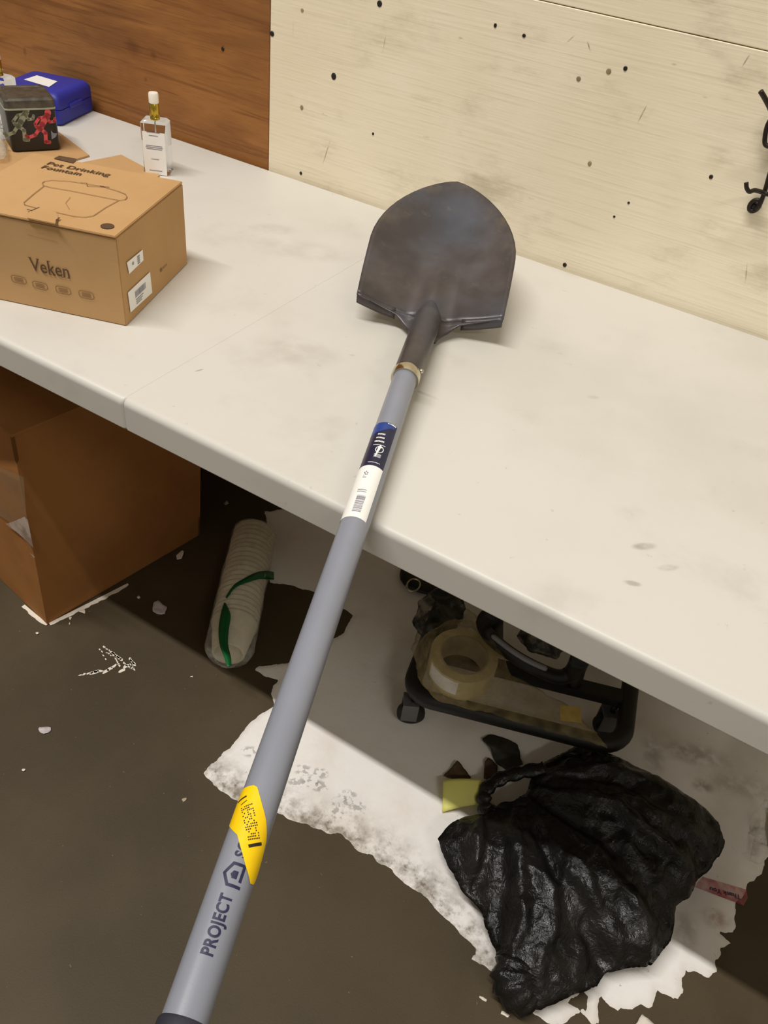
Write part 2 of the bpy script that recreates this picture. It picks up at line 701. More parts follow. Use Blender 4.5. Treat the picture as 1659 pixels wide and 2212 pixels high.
MAT = {}
MAT['floor'] = make_floor()
MAT['paint'] = make_paint()
MAT['cream'] = make_cream_wall()
MAT['brown'] = make_brown_wall()
MAT['plastic'] = make_table_plastic()
MAT['steel'] = make_blade_steel()
MAT['card'] = make_card('kraft_cardboard', (194, 155, 108), (184, 144, 96))
MAT['card_dark'] = make_card('old_brown_cardboard', (172, 118, 66), (156, 104, 58))
MAT['bag'] = make_bag()
MAT['backing'] = simple('dark_stud_backing', lin((50, 38, 26)), .8)
MAT['chrome'] = simple('polished_collar_metal', lin((206, 198, 176)), .16, 1.0, .05)
MAT['handle'] = simple('grey_coated_fibreglass', lin((138, 141, 152)), .36, 0, .03, 20, .04, 500)
MAT['navy'] = simple('dark_navy_print', lin((34, 34, 66)), .45, 0, .1)
MAT['labelnavy'] = simple('navy_label_paper', lin((30, 32, 62)), .35, 0, .1)
MAT['labelblue'] = simple('blue_label_print', lin((36, 66, 140)), .35, 0, .15)
MAT['labelwhite'] = simple('white_label_paper', lin((246, 244, 240)), .4, 0, .02)
MAT['labelgrey'] = simple('grey_label_print', lin((138, 136, 150)), .5, 0, .1)
MAT['yellow'] = simple('yellow_sticker_paper', lin((255, 208, 0)), .4, 0, .04)
MAT['ink'] = simple('black_print', lin((36, 30, 22)), .6, 0, .1)
MAT['brownink'] = simple('brown_print', lin((92, 66, 42)), .8, 0, .1)
MAT['softink'] = simple('faint_brown_print', lin((140, 104, 66)), .8, 0, .08)
MAT['grip'] = simple('dark_rubber', lin((44, 44, 56)), .6, 0, .1, 30, .1)
MAT['greymetal'] = simple('grey_powder_coated_metal', lin((110, 110, 112)), .45, .3, .06)
MAT['nailgrey'] = simple('dull_nail_head', lin((150, 134, 106)), .6, 0, .2)
MAT['blackmetal'] = simple('black_powder_coated_metal', lin((22, 22, 20)), .5, 0, .2, 40, .1)
MAT['blackwire'] = simple('dark_bronze_wire', lin((44, 34, 26)), .42, .4, .15)
MAT['blackplastic'] = simple('black_moulded_plastic', lin((20, 20, 20)), .45, 0, .2)
MAT['greyplastic'] = simple('grey_moulded_plastic', lin((150, 150, 160)), .4, 0, .06)
MAT['bluecase'] = simple('blue_moulded_plastic', lin((44, 50, 156)), .5, 0, .08, 30, .15, 400)
MAT['tin'] = simple('black_printed_tin', lin((34, 30, 26)), .32, .1, .2)
MAT['tinlid'] = simple('worn_tin_lid', lin((86, 80, 70)), .4, .3, .3, 60)
MAT['tinrim'] = simple('pale_tin_rim', lin((170, 172, 150)), .35, .2)
MAT['red'] = simple('red_runner_print', lin((214, 84, 90)), .4, 0, .06)
MAT['green'] = simple('pale_green_runner_print', lin((150, 152, 128)), .4, 0, .08)
MAT['bluegrey'] = simple('pale_blue_print', lin((130, 136, 150)), .4, 0, .08)
MAT['gold'] = simple('gold_spray_collar', lin((196, 168, 62)), .25, .9, .05)
MAT['whitecap'] = simple('white_plastic_cap', lin((246, 238, 226)), .35, 0, .02)
MAT['foam'] = simple('white_foam', lin((214, 204, 178)), .7, 0, .06, 25, .15, 200)
MAT['greentape'] = simple('green_printed_band', lin((8, 92, 44)), .3, 0, .12)
MAT['amber'] = simple('amber_parcel_tape', lin((196, 168, 92)), .25, 0, .12, 60)
MAT['core'] = simple('cardboard_tape_core', lin((176, 160, 132)), .8, 0, .08)
MAT['tapeside'] = simple('wound_clear_tape', lin((206, 190, 142)), .3, 0, .1, 50)
MAT['note'] = simple('yellow_note_paper', lin((232, 228, 128)), .7, 0, .03)
MAT['leaf'] = simple('dry_brown_leaf', lin((74, 56, 34)), .75, 0, .3, 50, .2)
MAT['darkscrap'] = simple('dark_scrap', lin((46, 44, 36)), .6, 0, .3, 50, .2)
MAT['rubber'] = simple('black_rubber', lin((22, 20, 18)), .6, 0, .2)
MAT['torn'] = simple('torn_white_paper', lin((232, 222, 206)), .75, 0, .06, 80, .2)
MAT['film'] = film('clear_plastic_film', (.75, .73, .66), .16, .12)
MAT['bagfilm'] = film('yellowed_plastic_bag', lin((186, 168, 122)), .20, .12, .8, 45)
MAT['greybag'] = film('smoky_plastic_bag', lin((46, 48, 46)), .75, .2, .8, 40)
MAT['pinktape'] = film('pink_translucent_tape', lin((206, 112, 116)), .34, .3, .2, 30)
MAT['packtape'] = film('clear_parcel_tape', lin((168, 140, 108)), .22, .12, .2, 9)
MAT['tapewhite'] = film('torn_tape_end_film', lin((206, 188, 176)), .6, .2, .3, 30)
MAT['chip'] = simple('grey_paint_chip', lin((196, 186, 188)), .6, 0, .15, 120)


def make_glass():
    t = NT('clear_bottle_glass')
    t.fin((.92, .94, .94), .03, 0, t.bump(t.noise(6, 2), .03, .001))
    t.b.inputs['Transmission Weight'].default_value = 1.0
    t.b.inputs['IOR'].default_value = 1.25
    return t.m


MAT['glass'] = make_glass()

# ------------------------------------------------------------------ floor and paint
b = box_bm((5.0, 3.0, .06), (0, -1.5 + .0, -.03))
floor = obj('floor', b, MAT['floor'])
tag(floor, 'dark brown concrete floor with worn white paint', kind='structure')


def px_poly(pts):
    return [tuple(PZ(x, y)[:2]) for x, y in pts]


front = [(436, 1672), (476, 1706), (522, 1735), (560, 1742), (598, 1756), (645, 1778), (691, 1790), (708, 1801), (738, 1799), (759, 1824),
         (780, 1845), (805, 1847), (822, 1866), (847, 1879), (868, 1904), (906, 1927), (932, 1951), (961, 1982), (991, 2014), (1029, 2048),
         (1029, 2064), (1018, 2069), (1058, 2098), (1079, 2119), (1120, 2160), (1150, 2192), (1166, 2195), (1182, 2214), (1220, 2214), (1232, 2195),
         (1248, 2190), (1264, 2194), (1280, 2214), (1294, 2214), (1290, 2174), (1296, 2152), (1315, 2172), (1334, 2186), (1345, 2178),
         (1352, 2179), (1364, 2180), (1382, 2170), (1406, 2176), (1413, 2159), (1417, 2138), (1440, 2150), (1462, 2157), (1478, 2142),
         (1469, 2114), (1480, 2096), (1510, 2106), (1530, 2110), (1546, 2096), (1546, 2075), (1558, 2065), (1556, 2049), (1579, 2037),
         (1567, 2026), (1556, 2016), (1581, 2012), (1588, 1998), (1588, 1957), (1600, 1940), (1609, 1925), (1616, 1908), (1647, 1887), (1651, 1862),
         (1665, 1840), (1700, 1850)]
left = [(640, 1428), (600, 1436), (560, 1440), (548, 1447), (575, 1462), (600, 1470), (590, 1480), (585, 1500), (592, 1524), (555, 1547),
        (520, 1585), (500, 1610), (470, 1640)]
mid = [(572, 1105), (576, 1130), (590, 1155), (572, 1200), (583, 1259), (628, 1265), (676, 1279), (720, 1300), (765, 1330), (738, 1372), (690, 1400)]
main = px_poly(front) + [(1.16, -.34), (1.2, -.1), (1.05, -.03), (.5, -.02), (.1, -.03), (-.1, -.06), (-.2, -.1)] + px_poly(mid) + px_poly(left)
hole = px_poly([(1272, 2152), (1256, 2142), (1222, 2166), (1240, 2176), (1269, 2184)])
V, S, Q, BD = sdf_grid([main], [hole], .004, .0022, 55.0, 3.3)
me = bpy.data.meshes.new('paint_patch')
hz = .0003 + .0016 * np.clip(S / .006, 0, 1) ** .6
hz = hz + np.array([.0007 * max(0, fbm(v[0] * 18, v[1] * 18, 1.7, 3)) for v in V]) * np.clip(S / .01, 0, 1)
me.from_pydata([(float(v[0]), float(v[1]), float(z)) for v, z in zip(V, hz)], [], [tuple(int(i) for i in f) for f in Q])
at = me.attributes.new('edge', 'FLOAT', 'POINT')
at.data.foreach_set('value', np.clip(1 - S / .012, 0, 1).astype(np.float32))
fr_pts = np.array(px_poly(front[:24]))
dmin = np.full(len(V), 1e9)
for p, q in zip(fr_pts[:-1], fr_pts[1:]):
    e = q - p
    w = V - p
    tt = np.clip((w @ e) / (e @ e), 0, 1)
    r = w - tt[:, None] * e
    dmin = np.minimum(dmin, np.hypot(r[:, 0], r[:, 1]))
at = me.attributes.new('grime', 'FLOAT', 'POINT')
at.data.foreach_set('value', np.exp(-(dmin / .042) ** 2).astype(np.float32))
me.materials.append(MAT['paint'])
for p in me.polygons:
    p.use_smooth = True
me.update()
po = bpy.data.objects.new('paint_patch', me)
COL.objects.link(po)
po.parent = floor
po['label'] = 'large worn patch of white paint with ragged edges'


def blob(cx, cy, rx, ry, ang, n=10, rough=.35, z=.0004, thick=.0008, bm=None, seed=0):
    pts = []
    for k in range(n):
        a = 2 * math.pi * k / n
        rr = 1 + rough * (2 * random.random() - 1)
        x, y = rx * rr * math.cos(a), ry * rr * math.sin(a)
        pts.append((cx + x * math.cos(ang) - y * math.sin(ang), cy + x * math.sin(ang) + y * math.cos(ang), z))
    return poly_bm(pts, thick, bm)


# white paint smear left of the shovel
bm = bmesh.new()
for (x0, y0), (x1, y1), w, n in (((174, 1459), (206, 1452), .0022, 5), ((206, 1453), (216, 1450), .004, 2), ((228, 1452), (246, 1440), .0038, 3),
                                 ((262, 1450), (272, 1440), .0045, 2), ((217, 1402), (226, 1425), .0012, 4), ((242, 1410), (262, 1425), .0026, 7),
                                 ((224, 1396), (236, 1404), .0013, 4), ((250, 1424), (258, 1438), .0018, 5), ((281, 1424), (290, 1436), .0024, 5),
                                 ((276, 1440), (289, 1446), .002, 4), ((230, 1412), (244, 1418), .0013, 4), ((268, 1432), (274, 1438), .0016, 3),
                                 ((284, 1436), (288, 1442), .0014, 4)):
    a, c = PZ(x0, y0), PZ(x1, y1)
    for k in range(n):
        t = k / max(1, n - 1)
        p = a.lerp(c, t)
        blob(p.x + random.uniform(-1, 1) * .002 * (w < .0018), p.y + random.uniform(-1, 1) * .002 * (w < .0018), w * random.uniform(1.4, 2.4), w * random.uniform(.7, 1.2),
             math.atan2(c.y - a.y, c.x - a.x) + random.uniform(-.4, .4), 8, .35, bm=bm)
o = obj('paint_smear', bm, MAT['torn'], floor, label='white smear of dried paint')

# ------------------------------------------------------------------ walls
wall = obj('wall_back', box_bm((4.6, .05, 2.5), (0, .045, 1.25)), MAT['backing'])
tag(wall, 'back wall clad in plywood sheets', kind='structure')
JX = -0.3620
o = obj('plywood_sheet', box_bm((1.9, .018, 2.48), (JX - .0015 - .95, .011, 1.24), bevel=.0012, seg=1), MAT['brown'], wall,
        label='varnished brown plywood sheet')
ZJ = 1.112
o = obj('plywood_sheet', box_bm((2.44, .019, ZJ - .001), (JX + .001 + 1.22, .0095, (ZJ - .001) / 2), bevel=.0012, seg=1), MAT['cream'], wall,
        label='scuffed cream painted plywood sheet')
o = obj('plywood_sheet', box_bm((2.44, .019, 1.36), (JX + .001 + 1.22, .0095, ZJ + .68), bevel=.0012, seg=1), MAT['cream'], wall,
        label='cream painted plywood sheet above the joint')
# nail holes and nail heads in the cream wall
nails = [((820, 8), .0048, 'blackmetal'), ((588, 73), .0046, 'blackmetal'), ((721, 165), .0052, 'blackmetal'), ((1132, 77), .003, 'blackwire'),
         ((1315, 154), .004, 'nailgrey'), ((1351, 148), .0032, 'blackmetal'), ((652, 232), .0034, 'nailgrey'), ((650, 374), .003, 'blackwire'),
         ((1274, 353), .0032, 'nailgrey'), ((1220, 572), .0036, 'blackwire'), ((653, 22), .003, 'nailgrey'), ((1250, 170), .0036, 'nailgrey'),
         ((1070, 55), .0026, 'blackwire'), ((806, 289), .0022, 'blackwire'), ((1358, 438), .002, 'blackmetal'), ((1327, 468), .002, 'blackmetal'),
         ((1536, 382), .003, 'blackwire')]
for (x, y), r, m in nails:
    p = PY(x, y)
    bmn = lathe_bm([(0, .0014), (r * .75, .0012), (r, .0004), (r, -.0006), (0, -.0006)], 10,
                   Matrix.Translation(p) @ Matrix.Rotation(math.pi / 2, 4, 'X') @ Matrix.Diagonal((1, random.uniform(.9, 1.25), 1, 1)))
    obj('nail_head', bmn, MAT[m], wall)
p = PY(480, 106)
obj('nail_head', lathe_bm([(0, .0014), (.003, .001), (.0042, -.0006)], 10, Matrix.Translation(p + Vector((0, .002, 0))) @ Matrix.Rotation(math.pi / 2, 4, 'X')), MAT['blackwire'], wall)

# ------------------------------------------------------------------ folding table
TT = .74
table = thing('folding_table', 'long white plastic folding table hinged in the middle against the wall', 'table', (0, -.38, 0))


def table_half(x0, x1, seam_left):
    r = .0085
    y0, y1, z0, z1, lip, under = -.76, -.006, .694, TT, .022, .712
    prof = [(y0, z1 - r - .0012)]
    for k in range(7):
        a = math.pi - k * math.pi / 2 / 6           # front rounded edge
        prof.append((y0 + r + r * math.cos(a), z1 - r + r * math.sin(a)))
    prof.append((y0 + r + .0015, z1))
    prof.append((y1 - .0095, z1))
    for k in range(5):
        a = math.pi / 2 - k * math.pi / 2 / 4
        prof.append((y1 - .008 + .008 * math.cos(a), z1 - .008 + .008 * math.sin(a)))
    prof += [(y1, z0), (y1 - lip, z0), (y1 - lip, under), (y0 + lip, under), (y0 + lip, z0), (y0 + .004, z0), (y0 + .003, z0), (y0, z0 + .003), (y0, z0 + .004)]
    cy, cz = (y0 + y1) / 2, (z0 + z1) / 2
    b = bmesh.new()
    xs = [(x0, 1), (x0 + .0012, .45), (x0 + .004, 0), (x1 - .004, 0), (x1 - .0012, .45), (x1, 1)]
    rings = []
    for x, k in xs:
        ins = .003 * k
        ring = []
        for y, z in prof:
            yy = y + (ins if y < cy - .3 else -ins if y > cy + .3 else 0)
            zz = z - (.00025 * k if z > .72 else 0)
            ring.append(b.verts.new((x, yy, zz)))
        rings.append(ring)
    n = len(prof)
    for A, B in zip(rings, rings[1:]):
        for k in range(n):
            b.faces.new((A[k], A[(k + 1) % n], B[(k + 1) % n], B[k]))
    fs = [b.faces.new(rings[0]), b.faces.new(list(reversed(rings[-1])))]
    bmesh.ops.triangulate(b, faces=fs)
    bmesh.ops.recalc_face_normals(b, faces=b.faces)
    return b


for x0, x1, s in ((-1.22, -.0001, False), (.0001, 1.22, True)):
    o = obj('table_half', table_half(x0, x1, s), MAT['plastic'], table)
    auto_smooth(o, 50)
for sx in (-1, 1):
    x = 1.06 * sx
    for y in (-.68, -.09):
        obj('leg', tube_bm([(x, y, .006), (x, y, .712)], .0145, 14), MAT['greymetal'], table, smooth=True)
        obj('foot_cap', lathe_bm([(0, 0), (.018, 0), (.018, .02), (.0148, .022)], 14, Matrix.Translation((x, y, 0))), MAT['blackplastic'], table, smooth=True)
    obj('cross_bar', tube_bm([(x, -.68, .25), (x, -.09, .25)], .011, 10), MAT['greymetal'], table, smooth=True)
    obj('brace', tube_bm([(x, -.385, .28), (x - .4 * sx, -.385, .70)], .009, 10), MAT['greymetal'], table, smooth=True)
    obj('leg_rail', tube_bm([(x, -.385, .252), (x, -.385, .285)], .012, 10), MAT['greymetal'], table, smooth=True)

# ------------------------------------------------------------------ shovel
Apt = PZ(876, 815, .775)          # axis at the metal collar
Ept = PZ(768.5, 1128, .7575)        # axis above the table's front edge
AX = (Apt - Ept).normalized()     # towards the blade
HR = .0149
shovel = thing('shovel', 'round-point shovel with grey handle and dark steel blade lying across the white table', 'shovel', (Apt.x, Apt.y, TT))
NC = (CAM - Ept)
NC = (NC - AX * NC.dot(AX)).normalized()
LT = AX.cross(NC)
if LT.dot(RIGHT) > 0:
    LT = -LT


def hpt(s, th, r=HR):
    """point on the handle: s metres from the collar away from the blade, th angle from camera side to the left"""
    return Apt - AX * s + (NC * math.cos(th) + LT * math.sin(th)) * r


def hpx(px, py):
    d = ray(px, py)
    o_ = CAM - Apt
    dp = d - AX * d.dot(AX)
    op = o_ - AX * o_.dot(AX)
    A_, B_, C_ = dp.dot(dp), 2 * dp.dot(op), op.dot(op) - HR * HR
    disc = max(0, B_ * B_ - 4 * A_ * C_)
    t = (-B_ - math.sqrt(disc)) / (2 * A_)
    P = CAM + d * t
    v = P - Apt
    s = -v.dot(AX)
    v = v - AX * v.dot(AX)
    return s, math.atan2(v.dot(LT), v.dot(NC))


def wrap(b2, s0, th0, dr, L=.0018, flip=False, name=None, mat=None, parent=None):
    """lay a flat mesh (x towards the blade, y to the left) round the handle"""
    subdivide_to(b2, L)
    for v in b2.verts:
        v.co = hpt(s0 - v.co.x, th0 + v.co.y / HR, HR + dr)
    bmesh.ops.recalc_face_normals(b2, faces=b2.faces)
    for f in b2.faces:
        ctr = f.calc_center_median()
        ax = Apt + AX * (ctr - Apt).dot(AX)
        if f.normal.dot(ctr - ax) < 0:
            f.normal_flip()
    return obj(name, b2, mat, parent)


SG, _ = hpx(400, 2200)
nseg = 30
hb = tube_bm([Apt - AX * (-.006 + (SG + .06 + .006) * k / nseg) for k in range(nseg + 1)], HR, 40)
handle = obj('handle', hb, MAT['handle'], shovel, smooth=False)
auto_smooth(handle, 50)
# dark grip
prof = [(HR + .0002, 0), (HR + .0016, .002), (HR + .0018, .01), (HR + .0020, .10), (HR + .0024, .115), (HR + .0005, .125), (0, .127)]
Mg = frame(Apt - AX * SG, NC, LT)
gp = lathe_bm(prof, 40)
zdir = -AX
Mg = Matrix((NC, zdir.cross(NC), zdir)).transposed().to_4x4()
Mg.translation = Apt - AX * (SG - .001)
gp.transform(Mg)
grip = obj('grip', gp, MAT['grip'], shovel, label='dark rubber grip')
auto_smooth(grip, 50)
# collar
Mc = Matrix((NC, AX.cross(NC), AX)).transposed().to_4x4()
Mc.translation = Apt
cb = lathe_bm([(HR + .0001, -.006), (HR + .0026, -.0062), (HR + .0032, -.003), (HR + .0032, .006), (HR + .0022, .009), (HR + .0002, .009)], 40, Mc)
collar = obj('collar', cb, MAT['chrome'], shovel, label='shiny metal collar')
auto_smooth(collar, 45)
rv = lathe_bm([(0, .004), (.0022, .0035), (.003, .0015), (.003, 0)], 12)
pr = hpt(-.016, -1.25, HR + .001)
nn = (NC * math.cos(-1.25) + LT * math.sin(-1.25))
Mr = Matrix((AX, nn.cross(AX), nn)).transposed().to_4x4()
Mr.translation = pr
rv.transform(Mr)
obj('rivet', rv, MAT['chrome'], shovel, smooth=True)

# blade frame
BL, BR_, BT = PZ(772, 632, .785), PZ(1087, 690, .785), PZ(990, 383, .874)
BM = (BL + BR_) / 2
by = (BT - BM)
BLEN = by.length
by.normalize()
bx = (BR_ - BL)
HW = bx.length / 2
bx = (bx - by * bx.dot(by)).normalized()
bz = bx.cross(by)
DISH = .026


def bpt(u, t):
    """u across -1..1, t along: negative in the neck, 0 at the shoulder, 1 at the tip"""
    if t >= 0:
        if t < .42:
            hw = HW * (1 + .035 * math.sin(t / .42 * math.pi / 2))
        else:
            k = (t - .42) / .58
            hw = HW * 1.035 * max(0, (1 - k ** 1.75)) ** .66
    else:
        k = -t / .16
        hw = .052 * (1 - k) ** 1.6 + .0175 * (1 - (1 - k) ** 1.6)
    x = u * hw
    z = DISH * (min(1.2, abs(x) / HW)) ** 1.8 - DISH
    z += DISH * .9 * max(0, t - .25) ** 1.5 * 1.2
    rid = .013 * math.exp(-(x / .013) ** 2) * max(0, 1 - max(0, t) / .5) ** 1.1 - .004 * math.exp(-((abs(x) - .030) / .010) ** 2) * max(0, 1 - max(0, t) / .4)
    z += rid
    if t < 0:
        z += .010 * (-t / .16) * (1 - (abs(u)) ** 2)
    return BM + bx * x + by * (t * BLEN) + bz * z


bmb = bmesh.new()
NU = 36


def strip_rows(ts, us):
    rows = [[bmb.verts.new(bpt(u, t)) for u in us] for t in ts]
    for A, B in zip(rows, rows[1:]):
        for k in range(len(us) - 1):
            bmb.faces.new((A[k], A[k + 1], B[k + 1], B[k]))
    return rows


us = [-1 + 2 * k / NU for k in range(NU + 1)]
ts = [0, .04, .08, .13, .18, .24, .3, .36, .42, .48, .54, .6, .66, .72, .78, .83, .87, .9, .93, .955, .975, .99, 1.0]
strip_rows(ts, us)
us2 = [-1 + 2 * k / 14 for k in range(15)]
strip_rows([-.16, -.13, -.1, -.07, -.04, -.02, .0005], us2)
bmesh.ops.remove_doubles(bmb, verts=bmb.verts, dist=.0004)
bmesh.ops.recalc_face_normals(bmb, faces=bmb.faces)
if sum(f.normal.dot(bz) for f in bmb.faces) < 0:
    for f in bmb.faces:
        f.normal_flip()
blade = obj('blade', bmb, MAT['steel'], shovel, smooth=True, label='dark steel blade with scuffed pointed tip')
R0 = ROOTM[shovel.name]
wv = []
for v in blade.data.vertices:
    p = R0 @ v.co - BM
    t = p.dot(by) / BLEN
    x = p.dot(bx)
    wv.append(min(1, max(0, (t - .55) * 1.5 + (abs(x) / HW - .75) * .8)) if t > .3 else 0)
at = blade.data.attributes.new('tipwear', 'FLOAT', 'POINT')
at.data.foreach_set('value', np.array(wv, np.float32))
sm = blade.modifiers.new('thickness', 'SOLIDIFY')
sm.thickness = .0022
sm.offset = -1
# turned-down foot steps at the shoulders
for sgn in (-1, 1):
    b = bmesh.new()
    rows = []
    for k in range(9):
        u = sgn * (.46 + .54 * k / 8)
        p = bpt(u, 0)
        rows.append([b.verts.new(p + by * .004 + bz * .0006), b.verts.new(p - by * .001 - bz * .0006), b.verts.new(p - by * .003 - bz * .005), b.verts.new(p - by * .0035 - bz * .013)])
    for A, B in zip(rows, rows[1:]):
        for k in range(3):
            b.faces.new((A[k], A[k + 1], B[k + 1], B[k]))
    bmesh.ops.recalc_face_normals(b, faces=b.faces)
    st = obj('foot_step', b, MAT['steel'], shovel, smooth=True)
    m2 = st.modifiers.new('thickness', 'SOLIDIFY')
    m2.thickness = .002
    m2.offset = 0
# socket: from the collar into the blade's neck and up its ridge
S0 = Apt + AX * .004
S3 = bpt(0, .10) - bz * .007
S2 = bpt(0, -.09) - bz * .004
S1 = S0.lerp(S2, .55) + bz * .001
pth = spline([S0, S1, S2, bpt(0, .02) - bz * .006, S3], 6)
nr = len(pth)
rad = []
for i in range(nr):
    k = i / (nr - 1)
    rad.append(.0166 + .0024 * math.sin(min(1, k * 1.6) * math.pi / 2) if k < .62 else max(.004, .019 - (k - .62) / .38 * .013))
sk = tube_bm(pth, rad, 28)
obj('socket', sk, MAT['steel'], shovel, smooth=True)

# ---- label on the handle (navy and white halves)
s_a, _ = hpx(833, 912)
s_b, _ = hpx(802, 1005)
s_c, _ = hpx(772, 1118)
TH0, TH1 = math.radians(-40), math.radians(112)


def band(s0, s1, t0, t1):
    b = bmesh.new()
    rect2(b, 0, t0 * HR, s1 - s0, t1 * HR)
    b.transform(Matrix.Translation((-(s1 - s0), 0, 0)))
    return b


lab = wrap(band(s_a, s_b, TH0, TH1), s_a, 0, .00025, .003, name='navy_label', mat=MAT['labelnavy'], parent=shovel)
lab['label'] = 'navy blue half of the product label'
labw = wrap(band(s_b, s_c, TH0, TH1), s_b, 0, .00025, .003, name='white_label', mat=MAT['labelwhite'], parent=shovel)
labw['label'] = 'white barcode half of the product label'
LN = s_b - s_a
LW = s_c - s_b
# blue flash across the top of the navy half
b = bmesh.new()
poly2(b, [(-.0005, .0), (-.0005, .022), (-LN * .30, .022), (-LN * .22, .006), (-LN * .12, -.003), (-LN * .10, -.0075), (-.004, -.0075)])
wrap(b, s_a, 0, .0004, name='blue_flash', mat=MAT['labelblue'], parent=lab)
b = bmesh.new()
rect2(b, -.0026, -.0085, -.0008, .0015)                         # white name strip
for k, (y0, y1) in enumerate(((.0005, .009), (.0, .0095), (-.001, .010))):
    x = -LN * (.29 + .085 * k)
    for j in range(7):
        ya = y0 + (y1 - y0) * j / 7
        rect2(b, x - .0013, ya + .0001, x + .0013, ya + (y1 - y0) / 7 - .0003)
rect2(b, -LN * .545, -.004, -LN * .535, .010)
ring = [(-LN * .64 + .0052 * math.cos(a), .0012 + .0042 * math.sin(a)) for a in [2 * math.pi * k / 20 for k in range(21)]]
line2(b, ring, .0009)
poly2(b, [(-LN * .80, .0042), (-LN * .80, .0030), (-LN * .60, .0002), (-LN * .60, -.0012), (-LN * .53, .0016), (-LN * .60, .0034), (-LN * .60, .0020)])
for k in range(4):
    rect2(b, -LN * (.745 + .02 * k) - .0004, -.0024, -LN * (.745 + .02 * k) + .0002, .0052)
for j in range(9):
    rect2(b, -LN * .93 - .0006, -.004 + j * .0015, -LN * .93 + .0004, -.0029 + j * .0015)
wrap(b, s_a, 0, .0004, name='label_print', mat=MAT['labelwhite'], parent=lab)
b = bmesh.new()
rnd = random.Random(3)
for k in range(16):                                               # small emblem and text lines
    for j in range(1):
        x = -LW * .17 + rnd.uniform(-.0035, .0035)
        y = .0068 + rnd.uniform(-.0022, .0022)
        rect2(b, x - .0006, y - .0005, x + .0006, y + .0005)
rect2(b, -LW * .255, .0052, -LW * .24, .0090)
for k in range(2):
    for j in range(8):
        rect2(b, -LW * (.50 + .035 * k), .0000 + j * .0012, -LW * (.485 + .035 * k), .0009 + j * .0012)
xx = -LW * .60
while xx > -LW * .90:                                             # barcode
    w = rnd.choice((.0004, .0007, .0012, .0005))
    rect2(b, xx - w, -.0012, xx, .0078)
    xx -= w + rnd.choice((.0003, .0005, .0008))
wrap(b, s_b, 0, .0004, name='label_print', mat=MAT['labelgrey'], parent=labw)

# ---- lettering on the handle
s_p0, th_p = hpx(455, 2066)
s_p1, th_q = hpx(494, 1932)
tb = text_bm('PROJECT', .0102, .00032, 'LEFT', 0, 1.06)
xs = [v.co.x for v in tb.verts]
k = (s_p0 - s_p1) / (max(xs) - min(xs))
for v in tb.verts:
    v.co.x = (v.co.x - min(xs)) * k
    v.co.y *= 1.15
THT = (hpx(455, 2053)[1] + hpx(486, 1938)[1]) / 2
wrap(tb, s_p0, THT, .0002, name='lettering', mat=MAT['navy'], parent=shovel)
s_h0, th_h0 = hpx(500, 1915)
s_h1, th_h1 = hpx(500, 1865)
HL = s_h0 - s_h1
b = bmesh.new()
hh = HL * .50
# house outline: open door line at the base, roof to the left, arrow-like bar inside
line2(b, [(0.0, -hh * .9), (0.0, hh * .35), (HL * .5, hh * .95), (HL, hh * .35), (HL, -hh * .75), (HL * .28, -hh * .75)], .0021)
poly2(b, [(HL * .32, -hh * .35), (HL * .68, -hh * .35), (HL * .68, hh * .12), (HL * .5, hh * .34), (HL * .32, hh * .12)])
THH = hpx(506, 1888)[1]
wrap(b, s_h0 - .0006, THH, .0002, name='house_emblem', mat=MAT['navy'], parent=shovel)
s_s, th_s = hpx(519, 1852)
tb = text_bm('SOURCE', .0102, .00032, 'LEFT', 0, 1.06)
for v in tb.verts:
    v.co.x *= k
    v.co.y *= 1.15
wrap(tb, s_s, THT, .0002, name='lettering', mat=MAT['navy'], parent=shovel)

# ---- yellow sticker
pts = [(528, 1704), (549, 1697), (556, 1701), (566, 1740), (574, 1775), (574, 1815), (566, 1850), (553, 1896), (546, 1911), (539, 1909), (530, 1872), (520, 1832), (513, 1804)]
poly = []
for x, y in pts:
    s, th = hpx(x, y)
    poly.append((-(s - s_p1), th * HR))
for (x, y), th in (((511, 1778), 1.45), ((513, 1756), 1.65), ((516, 1738), 1.62), ((521, 1716), 1.45)):
    poly.append((-(hpx(x, y)[0] - s_p1), th * HR))
b = bmesh.new()
poly2(b, poly)
ystick = wrap(b, s_p1, 0, .0006, .002, name='yellow_sticker', mat=MAT['yellow'], parent=shovel)
ystick['label'] = 'bright yellow price sticker wrapped round the handle'
b = bmesh.new()


def stk(px, py):
    s, th = hpx(px, py)
    return Vector((-(s - s_p1), th * HR))


c0, c1 = stk(533, 1742), stk(548, 1812)
d = (c1 - c0)
dn = Vector((-d.y, d.x)).normalized()
for k in range(15):                                               # dense rows of fine print
    base = c0 + d * (k / 14)
    for j in range(7):
        if rnd.random() < .62:
            o_ = base + dn * (j - 3) * .0013 * (1 if dn.y > 0 else 1)
            rect2(b, o_.x - .0005, o_.y - .0005, o_.x + .0005, o_.y + .0003, rnd.uniform(-.5, .5))
for (xa, ya), (xb, yb), w in (((516, 1735), (533, 1721), .0013), ((538, 1828), (562, 1823), .0022), ((522, 1740), (534, 1730), .0006)):
    a_, b_ = stk(xa, ya), stk(xb, yb)
    line2(b, [tuple(a_), tuple(b_)], w)
wrap(b, s_p1, 0, .0008, .002, name='sticker_print', mat=MAT['ink'], parent=ystick)

# ------------------------------------------------------------------ small fountain carton on the table
B0 = PZ(273, 705, TT)
e2 = (PZ(405, 570, TT) - B0)
VD = e2.length
e2.normalize()
e1 = Vector((-e2.y, e2.x, 0))
if e1.x > 0:
    e1 = -e1
VW, VH = .232, .1245
VT = TT + .0004
carton = thing('shipping_carton', 'tan pet fountain carton with printed lid at the left end of the table', 'box', (B0.x, B0.y, VT))


def VP(a, bb, z):
    """a: left along the front, bb: back along the side"""
    return Vector((B0.x, B0.y, VT)) + e1 * a + e2 * bb + Vector((0, 0, z))


